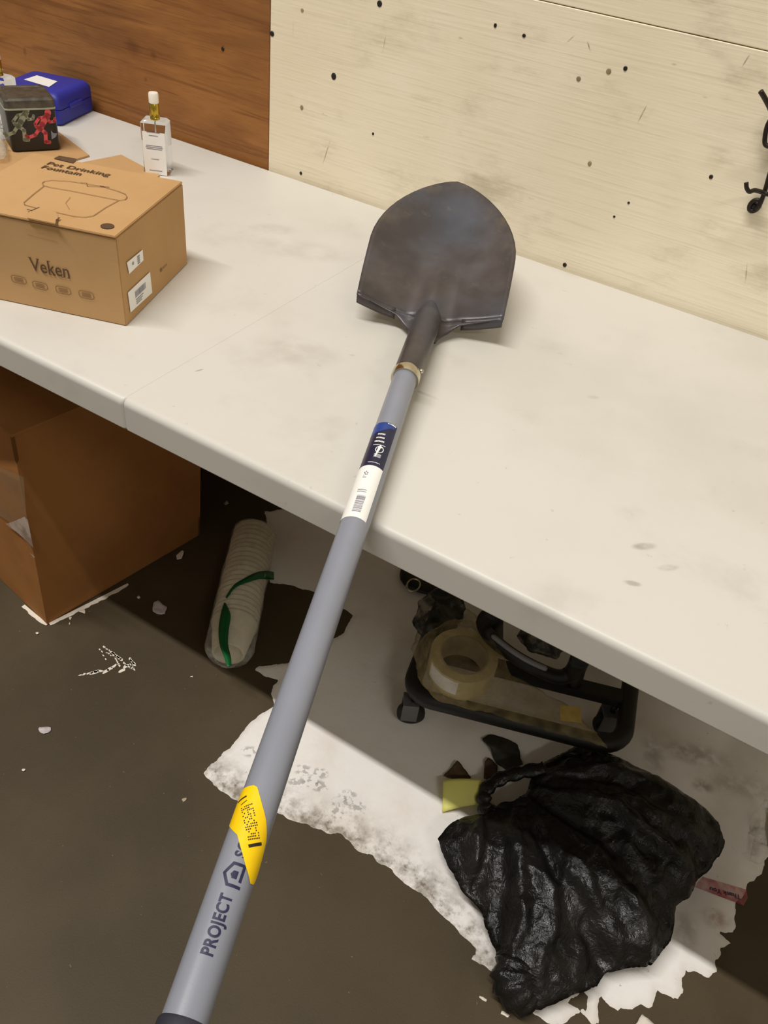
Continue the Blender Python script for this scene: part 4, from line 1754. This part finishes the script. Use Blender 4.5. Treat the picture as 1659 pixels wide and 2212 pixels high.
rc = .045
loop = []
for (a0, b0, an) in ((FW - rc, FDp - rc, 0), (rc, FDp - rc, 90), (rc, rc, 180), (FW - rc, rc, 270)):
    for k in range(8):
        a = math.radians(an + 90 * k / 7)
        loop.append(CP(a0 + rc * math.cos(a), b0 + rc * math.sin(a)))
obj('outer_tube', tube_bm(loop, .0165, 14, closed=True), MAT['blackmetal'], cart, smooth=True)
rb = box_bm((FW - .02, .032, .022), (0, 0, 0), 0, .004)
rb.transform(frame(CP(FW / 2, .112), fx, fy))
obj('cross_rail', rb, MAT['blackmetal'], cart)
for (a, bb) in ((.012, .012), (FW - .02, .10), (.02, FDp - .02), (FW - .02, FDp - .02)):
    c = CP(a, bb, 0)
    Mw = Matrix.Translation((c.x, c.y, .027)) @ Matrix.Rotation(.5, 4, 'Z') @ Matrix.Rotation(math.pi / 2, 4, 'X')
    cs = obj('caster', lathe_bm([(0, -.010), (.020, -.010), (.026, -.007), (.027, 0), (.026, .007), (.020, .010), (0, .010)], 24, Mw), MAT['rubber'], cart, smooth=True)
    for sgn in (-1, 1):
        b = box_bm((.030, .003, .044), (-.004, sgn * .0145, .043), 0, .001)
        b.transform(Matrix.Translation((c.x, c.y, 0)) @ Matrix.Rotation(.5, 4, 'Z'))
        obj('caster_fork', b, MAT['greymetal'], cs)
    b = box_bm((.030, .032, .004), (-.004, 0, .066), 0, .001)
    b.transform(Matrix.Translation((c.x, c.y, 0)) @ Matrix.Rotation(.5, 4, 'Z'))
    obj('caster_plate', b, MAT['greymetal'], cs)
    obj('stem', tube_bm([(c.x, c.y, .066), (c.x, c.y, .085)], .006, 10), MAT['blackmetal'], cs, smooth=True)

# curved carry handle rising from the frame
hz_ = .175
arc = [PZ(x, y, z) for x, y, z in ((1068, 1322, .24), (1046, 1345, .20), (1062, 1378, hz_), (1100, 1410, hz_), (1150, 1440, hz_), (1205, 1462, hz_), (1236, 1452, .19), (1252, 1425, .24))]
arcs = spline(arc, 6)
hb_ = tube_bm(arcs, [.017 - .004 * math.sin(math.pi * i / (len(arcs) - 1)) for i in range(len(arcs))], 14)
gh = obj('grip_handle', hb_, MAT['blackplastic'], cart, smooth=True)
ins = spline([PZ(x, y, hz_ + .0135) for x, y in ((1062, 1372), (1100, 1402), (1140, 1427), (1182, 1446))], 6)
obj('handle_insert', tube_bm(ins, [.002] + [.0048] * (len(ins) - 2) + [.003], 10), MAT['greyplastic'], gh, smooth=True, label='pale grey insert')
for (ax_, ay_, az_), e in (((1068, 1322, .24), (.40, -.16, FZ)), ((1252, 1425, .24), (.60, -.235, FZ))):
    p = PZ(ax_, ay_, az_)
    obj('post', tube_bm([p + Vector((0, 0, .012)), p.lerp(Vector((p.x, p.y + .07, FZ)), .3), Vector((p.x + .005, p.y + .07, FZ))], [.017, .016, .012], 12), MAT['blackplastic'], cart, smooth=True)

# tape rolls and their plastic bag


def tape_roll(c, z0, name, label, ro=.062, ri=.042, h=.052, rz=0, tilt=0.0, grp=None):
    t = thing(name, label, 'tape', (c.x, c.y, z0), 0)
    M = Matrix.Rotation(tilt, 4, 'X')
    auto_smooth(obj('tape_winding', lathe_bm([(ri + .003, 0), (ro, 0), (ro, h), (ri + .003, h)], 48, M), MAT['tapeside'], t, world=False), 40)
    auto_smooth(obj('cardboard_core', lathe_bm([(ri, -.0006), (ri + .003, -.0006), (ri + .003, h + .0006), (ri, h + .0006), (ri, -.0006)], 48, M), MAT['core'], t, world=False), 40)
    b = lathe_bm([(ro + .0004, h * .25), (ro + .0004, h * .92)], 60, M)
    for f in list(b.faces):
        a = math.atan2(f.calc_center_median().y, f.calc_center_median().x)
        if not (-2.3 < a < -1.3):
            b.faces.remove(f)
    obj('white_label', b, MAT['labelwhite'], t, world=False)
    return t


RZ = FZ + .0172
rc1 = PZ(1003, 1416, RZ + .05)
tape_roll(rc1, RZ, 'tape_roll', 'wide clear tape roll lying flat in the yellowed plastic bag')
pts = [(892, 1392), (905, 1350), (960, 1330), (1010, 1300), (1040, 1330), (1060, 1390), (1090, 1440), (1140, 1462), (1190, 1492), (1240, 1520), (1290, 1572), (1316, 1604),
       (1260, 1590), (1200, 1572), (1120, 1552), (1060, 1530), (1000, 1520), (945, 1502), (912, 1468)]
bpoly = [tuple(PZ(x, y, RZ + .02)[:2]) for x, y in pts]
rcx, rcy = rc1.x, rc1.y


def bag_lift(x, y):
    r = math.hypot(x - rcx, y - rcy)
    return .056 * max(0, min(1, (.098 - r) / .03))


bo = obj('plastic_bag', crumple_pillow(bpoly, RZ + .006, .010, FZ + .0168, .004, 8.1, .006, 26, .02, lambda x, y: bag_lift(x, y), 1.0), MAT['bagfilm'], None, smooth=True)
tag(bo, 'yellowed clear plastic bag draped over the tape roll and black frame', 'plastic bag')
am = PZ(1232, 1542, RZ + .022)
b = box_bm((.038, .030, .0012), (0, 0, 0), 0)
b.transform(Matrix.Translation(am) @ Matrix.Rotation(.5, 4, 'Z') @ Matrix.Rotation(.15, 4, 'X'))
o = obj('tape_piece', b, MAT['amber'])
tag(o, 'small amber sticker lying on the yellowed plastic bag', 'sticker')
# smoky bags further back
for pts, seed, lab_ in (([(890, 1345), (905, 1300), (940, 1270), (1000, 1285), (1005, 1320), (990, 1350), (960, 1385), (920, 1390)], 2.2, 'smoky grey plastic bag bunched behind the tape roll'),
                        ([(1115, 1375), (1130, 1345), (1190, 1355), (1225, 1400), (1200, 1425), (1140, 1410)], 6.2, 'dark plastic bag bunched behind the curved black handle')):
    p3 = [tuple(PZ(x, y, .13)[:2]) for x, y in pts]
    o = obj('plastic_bag', crumple_pillow(p3, .132, .032, FZ + .0172, .005, seed, .012, 24, .03), MAT['greybag'], None, smooth=True)
    tag(o, lab_, 'plastic bag')
# dark strap with a metal ring
kp = PZ(895, 1268, .10)
st = thing('strap', 'dark strap with a shiny metal ring behind the black frame', 'strap', (kp.x, kp.y, 0))
spts = spline([PZ(872, 1232, .012) + Vector((0, .06, 0)), PZ(885, 1250, .012), PZ(930, 1270, .012), PZ(985, 1290, .012) + Vector((0, .03, 0))], 6)
obj('webbing', tube_bm(spts, .022, 10, flat=.35), MAT['blackplastic'], st, smooth=True)
rg = [PZ(893, 1264, .024) + Vector((.014 * math.cos(a), .016 * math.sin(a), .004 * math.sin(a))) for a in [2 * math.pi * i / 24 for i in range(24)]]
obj('metal_ring', tube_bm(rg, .0022, 8, closed=True), MAT['chrome'], st, smooth=True)

# ------------------------------------------------------------------ black bin bag
bp = [(100, 550), (165, 470), (310, 430), (440, 385), (515, 335), (545, 260), (600, 190), (760, 100), (950, 160), (1100, 235), (1240, 320), (1360, 400), (1430, 480), (1460, 560), (1430, 630), (1390, 690),
      (1320, 750), (1290, 830), (1230, 870), (1200, 1030), (1160, 1090), (1110, 1150), (1000, 1160), (900, 1180), (850, 1240), (720, 1300), (590, 1360), (520, 1340), (430, 1260), (380, 1170), (370, 1080),
      (300, 900), (210, 790), (130, 640)]


def bag_mid(x, y):
    return .034 + .030 * max(0, min(1, (y + .80) / .45))


bpoly = []
for a, c in bp:
    px, py = 900 + a / 2.186, 1560 + c / 2.186
    p = PZ(px, py, .05)
    for _ in range(3):
        p = PZ(px, py, bag_mid(p.x, p.y))
    bpoly.append((p.x, p.y))
fold_c = PZ(1120, 1660, .1)


def bag_fold(x, y):
    # long drapes fanning out from the gathered middle
    dx, dy = x - fold_c.x, y - fold_c.y
    a = math.atan2(dy, dx)
    r = math.hypot(dx, dy)
    w = fbm(x * 6, y * 6, 9.0, 3)
    f = .009 * math.sin(a * 11 + 2.6 * w + 1.1) * min(1, r / .15) + .005 * math.sin(a * 26 + 5 * w) * min(1, r / .2)
    return f + .010 * fbm(x * 5, y * 5, 2.0, 3)


bb_ = crumple_pillow(bpoly, bag_mid, .074, .002, .0042, 1.3, .008, 15, .07, bag_fold, 1.0, .0022)
bag = thing('bin_bag', 'crumpled glossy black bin bag slumped on the floor under the table', 'bin bag', (.70, -.56, 0))
obj('bag_body', bb_, MAT['bag'], bag, smooth=True)
tl = [PZ(x, y, z) for x, y, z in ((1150, 1735, .075), (1095, 1748, .05), (1058, 1758, .03), (1046, 1735, .03), (1050, 1706, .035), (1085, 1680, .045), (1130, 1668, .06), (1175, 1660, .07))]
tls = spline(tl, 6)
obj('tie_loop', tube_bm(tls, [.010 + .005 * abs(math.sin(i * .7)) for i in range(len(tls))], 10, flat=.6), MAT['bag'], bag, smooth=True)
# knotted corner at the front
kc = spline([PZ(1120, 2060, .05), PZ(1110, 2100, .045), PZ(1120, 2140, .035), PZ(1150, 2172, .02)], 6)
obj('gathered_corner', tube_bm(kc, [.012 + .022 * math.sin(math.pi * (i + 1) / (len(kc) + 1)) + .004 * math.sin(i * 2.1) for i in range(len(kc))], 14, flat=.8), MAT['bag'], bag, smooth=True)

# ------------------------------------------------------------------ litter on the floor
# sticky note, curled
q = [PZ(955, 1755, .006), PZ(1043, 1737, .016), PZ(1052, 1686, .030), PZ(957, 1684, .026)]
b = bmesh.new()
n = 8
g = []
for i in range(n + 1):
    r_ = []
    for j in range(n + 1):
        u, v = i / n, j / n
        p = (q[0] * (1 - u) + q[1] * u) * (1 - v) + (q[3] * (1 - u) + q[2] * u) * v
        p = p + Vector((0, 0, .005 * math.sin(u * math.pi) + .004 * math.sin(v * math.pi)))
        r_.append(b.verts.new(p))
    g.append(r_)
for i in range(n):
    for j in range(n):
        b.faces.new((g[i][j], g[i + 1][j], g[i + 1][j + 1], g[i][j + 1]))
bmesh.ops.recalc_face_normals(b, faces=b.faces)
o = obj('sticky_note', b, MAT['note'], None, smooth=True)
m = o.modifiers.new('thickness', 'SOLIDIFY')
m.thickness = .0004
tag(o, 'curled yellow sticky note next to the black bin bag', 'note')


def scrap(pts, z, name, label, cat, mat, curl=.006, cell=.004, seed=0.0, group=None, th=.0012):
    P = [tuple(PZ(x, y, z)[:2]) for x, y in pts]
    V, S, Q, BD = sdf_grid([P], [], cell, .001, 60, seed)
    b = bmesh.new()
    vs = []
    for i, (x, y) in enumerate(V):
        vs.append(b.verts.new((x, y, z + curl * (.6 + fbm(x * 30, y * 30, seed, 3)) * (1 if curl else 0))))
    for f in Q:
        b.faces.new([vs[k] for k in f])
    bmesh.ops.recalc_face_normals(b, faces=b.faces)
    mn = min(v.co.z for v in b.verts)
    for v in b.verts:
        v.co.z += z + .0004 - mn
    o = obj(name, b, MAT[mat], None, smooth=True)
    m_ = o.modifiers.new('thickness', 'SOLIDIFY')
    m_.thickness = th
    m_.offset = 1
    tag(o, label, cat, group)
    return o


scrap([(1038, 1600), (1058, 1588), (1095, 1600), (1118, 1613), (1128, 1655), (1098, 1668), (1072, 1650), (1058, 1625)], .002, 'leaf_scrap', 'dark dry scrap beside the front tube of the black frame', 'scrap', 'darkscrap', .008, .004, 1.0)
scrap([(1046, 1650), (1052, 1640), (1075, 1656), (1070, 1676), (1044, 1690)], .002, 'leaf_scrap', 'small brown leaf scrap between the sticky note and the dark scrap', 'scrap', 'leaf', .006, .003, 2.0)
scrap([(958, 1678), (986, 1648), (1004, 1664), (1018, 1682), (990, 1690)], .002, 'leaf_scrap', 'pointed brown leaf scrap behind the yellow sticky note', 'scrap', 'leaf', .006, .003, 3.0)
scrap([(1046, 1758), (1052, 1742), (1068, 1736), (1075, 1748), (1058, 1758)], .002, 'leaf_scrap', 'tiny brown leaf scrap inside the bin bag loop', 'scrap', 'leaf', .004, .003, 4.0)
# clear wrapper at the right edge of the frame
scrap([(1616, 1772), (1640, 1742), (1648, 1748), (1646, 1800), (1648, 1850), (1640, 1872), (1612, 1866), (1624, 1815)], .002, 'clear_wrapper', 'crinkled clear plastic wrapper right of the bin bag', 'wrapper', 'film', .02, .004, 5.0)
o = scrap([(1658, 1748), (1710, 1742), (1730, 1850), (1668, 1846), (1656, 1800)], .002, 'foam_scrap', 'cream foam piece beside the clear wrapper', 'scrap', 'foam', .008, .004, 6.0, th=.012)
# red tape strip with writing
red = thing('tape_strip', 'pink translucent tape strip with dark lettering right of the bin bag', 'tape', tuple(PZ(1556, 1922)[:2]) + (.0025,))
q = [PZ(1500, 1916, .0028), PZ(1518, 1894, .0028), PZ(1612, 1922, .0028), PZ(1615, 1940, .0028), PZ(1606, 1956, .0028), PZ(1594, 1946, .0028)]
obj('strip', poly_bm(q, .0005), MAT['pinktape'], red)
p0, p1 = PZ(1600, 1938, .0036), PZ(1534, 1920, .0036)
tb = text_bm('Thank You', .011, .00015, 'LEFT')
xs = [v.co.x for v in tb.verts]
kx = (p1 - p0).length / (max(xs) - min(xs))
tb.transform(Matrix.Diagonal((kx, 1, 1, 1)) @ Matrix.Translation((-min(xs), 0, 0)))
ex_ = (p1 - p0)
ex_.z = 0
tb.transform(frame(p0, ex_, Vector((0, 0, 1)).cross(ex_)))
obj('lettering', tb, MAT['navy'], red)
# paint flakes and paper bits
flakes = [([(82, 1572), (100, 1570), (112, 1572), (108, 1582), (95, 1587), (86, 1582)], 'chip', 'pale grey paper scrap alone on the lower left floor'),
          ([(332, 1302), (342, 1298), (352, 1306), (362, 1312), (356, 1328), (340, 1328), (330, 1322)], 'chip', 'pale flake in the shade between the big box and the cup pack'),
          ([(46, 1660), (54, 1662), (56, 1665), (50, 1666)], 'torn', 'tiny white flake near the bottom left of the floor'),
          ([(176, 1319), (184, 1316), (186, 1328), (180, 1326), (168, 1322)], 'torn', 'white paint flake touching the paper strip of the big box'),
          ([(150, 1334), (155, 1332), (153, 1344), (152, 1351), (148, 1350), (150, 1342)], 'torn', 'thin white paint flake just in front of the big box corner'),
          ([(380, 1202), (394, 1188), (398, 1192), (392, 1208), (382, 1210)], 'torn', 'white flake by the far bottom corner of the big box'),
          ([(294, 1290), (300, 1286), (304, 1291), (298, 1294)], 'torn', 'tiny white speck in the shade beside the big box'),
          ([(408, 1462), (416, 1461), (417, 1464), (410, 1464)], 'torn', 'tiny white speck just left of the cup pack end'),
          ([(392, 1726), (404, 1723), (403, 1728), (395, 1732)], 'core', 'tan sliver on the floor left of the yellow sticker'),
          ([(78, 1367), (83, 1367), (83, 1371), (79, 1371)], 'torn', 'tiny white speck in front of the big box front'),
          ([(1386, 2190), (1412, 2214), (1430, 2230), (1360, 2230), (1372, 2214)], 'torn', 'white paper corner at the bottom edge below the bin bag'),
          ([(483, 1088), (490, 1082), (494, 1088), (487, 1092)], 'chip', 'small pale flake far back in the shade near the cup pack'),
          ([(1036, 2152), (1052, 2160), (1050, 2164), (1034, 2156)], 'torn', 'thin pale sliver left of the bin bag front corner'),
          ([(1085, 2185), (1100, 2194), (1096, 2198), (1082, 2190)], 'torn', 'thin pale sliver below the bin bag front corner')]
for i, (pts, m_, lb) in enumerate(flakes):
    scrap(pts, .0006, 'paint_flake', lb, 'flake', m_, .0025, .0016 if i not in (0, 1, 10) else .003, 11.0 + i, th=.0008)

# ------------------------------------------------------------------ wire coat hook on the wall
hk = thing('coat_hook', 'dark wire coat hook on the cream wall at the right edge', 'hook', tuple(PY(1650, 330, 0)))


def wy(pts):
    return spline([PY(x, y, d) for x, y, d in pts], 6)


obj('hook_prong', tube_bm(wy([(1643, 197, -.055), (1652, 212, -.050), (1664, 236, -.040), (1672, 262, -.022)]), .0034, 12), MAT['blackwire'], hk, smooth=True)
obj('back_wire', tube_bm(wy([(1674, 245, -.012), (1658, 270, -.012), (1652, 300, -.013), (1654, 313, -.014), (1664, 314, -.014), (1672, 290, -.012)]), .0032, 12), MAT['blackwire'], hk, smooth=True)
obj('back_wire', tube_bm(wy([(1680, 330, -.010), (1664, 372, -.010), (1653, 410, -.010), (1642, 440, -.010), (1632, 452, -.010)]), .0033, 12), MAT['blackwire'], hk, smooth=True)
obj('lower_prong', tube_bm(wy([(1612, 394, -.045), (1613, 406, -.045), (1619, 414, -.042), (1630, 411, -.034), (1646, 415, -.020), (1662, 420, -.020), (1680, 412, -.034), (1690, 395, -.045)]), .0031, 12), MAT['blackwire'], hk, smooth=True)
obj('back_wire', tube_bm(wy([(1672, 262, -.022), (1678, 285, -.014), (1682, 310, -.011), (1680, 332, -.010)]), .0033, 12), MAT['blackwire'], hk, smooth=True)
ey_ = PY(1630, 444, -.007)
obj('screw_eye', tube_bm([ey_ + Vector((.0062 * math.cos(a) + .0014 * math.sin(a), 0, .0085 * math.sin(a))) for a in [2 * math.pi * i / 20 for i in range(20)]], .0034, 10, closed=True), MAT['blackwire'], hk, smooth=True)
obj('screw', lathe_bm([(0, .004), (.005, .003), (.006, 0), (.006, -.006)], 14, Matrix.Translation(ey_ + Vector((-.001, .003, -.003))) @ Matrix.Rotation(math.pi / 2, 4, 'X')), MAT['blackmetal'], hk, smooth=True)
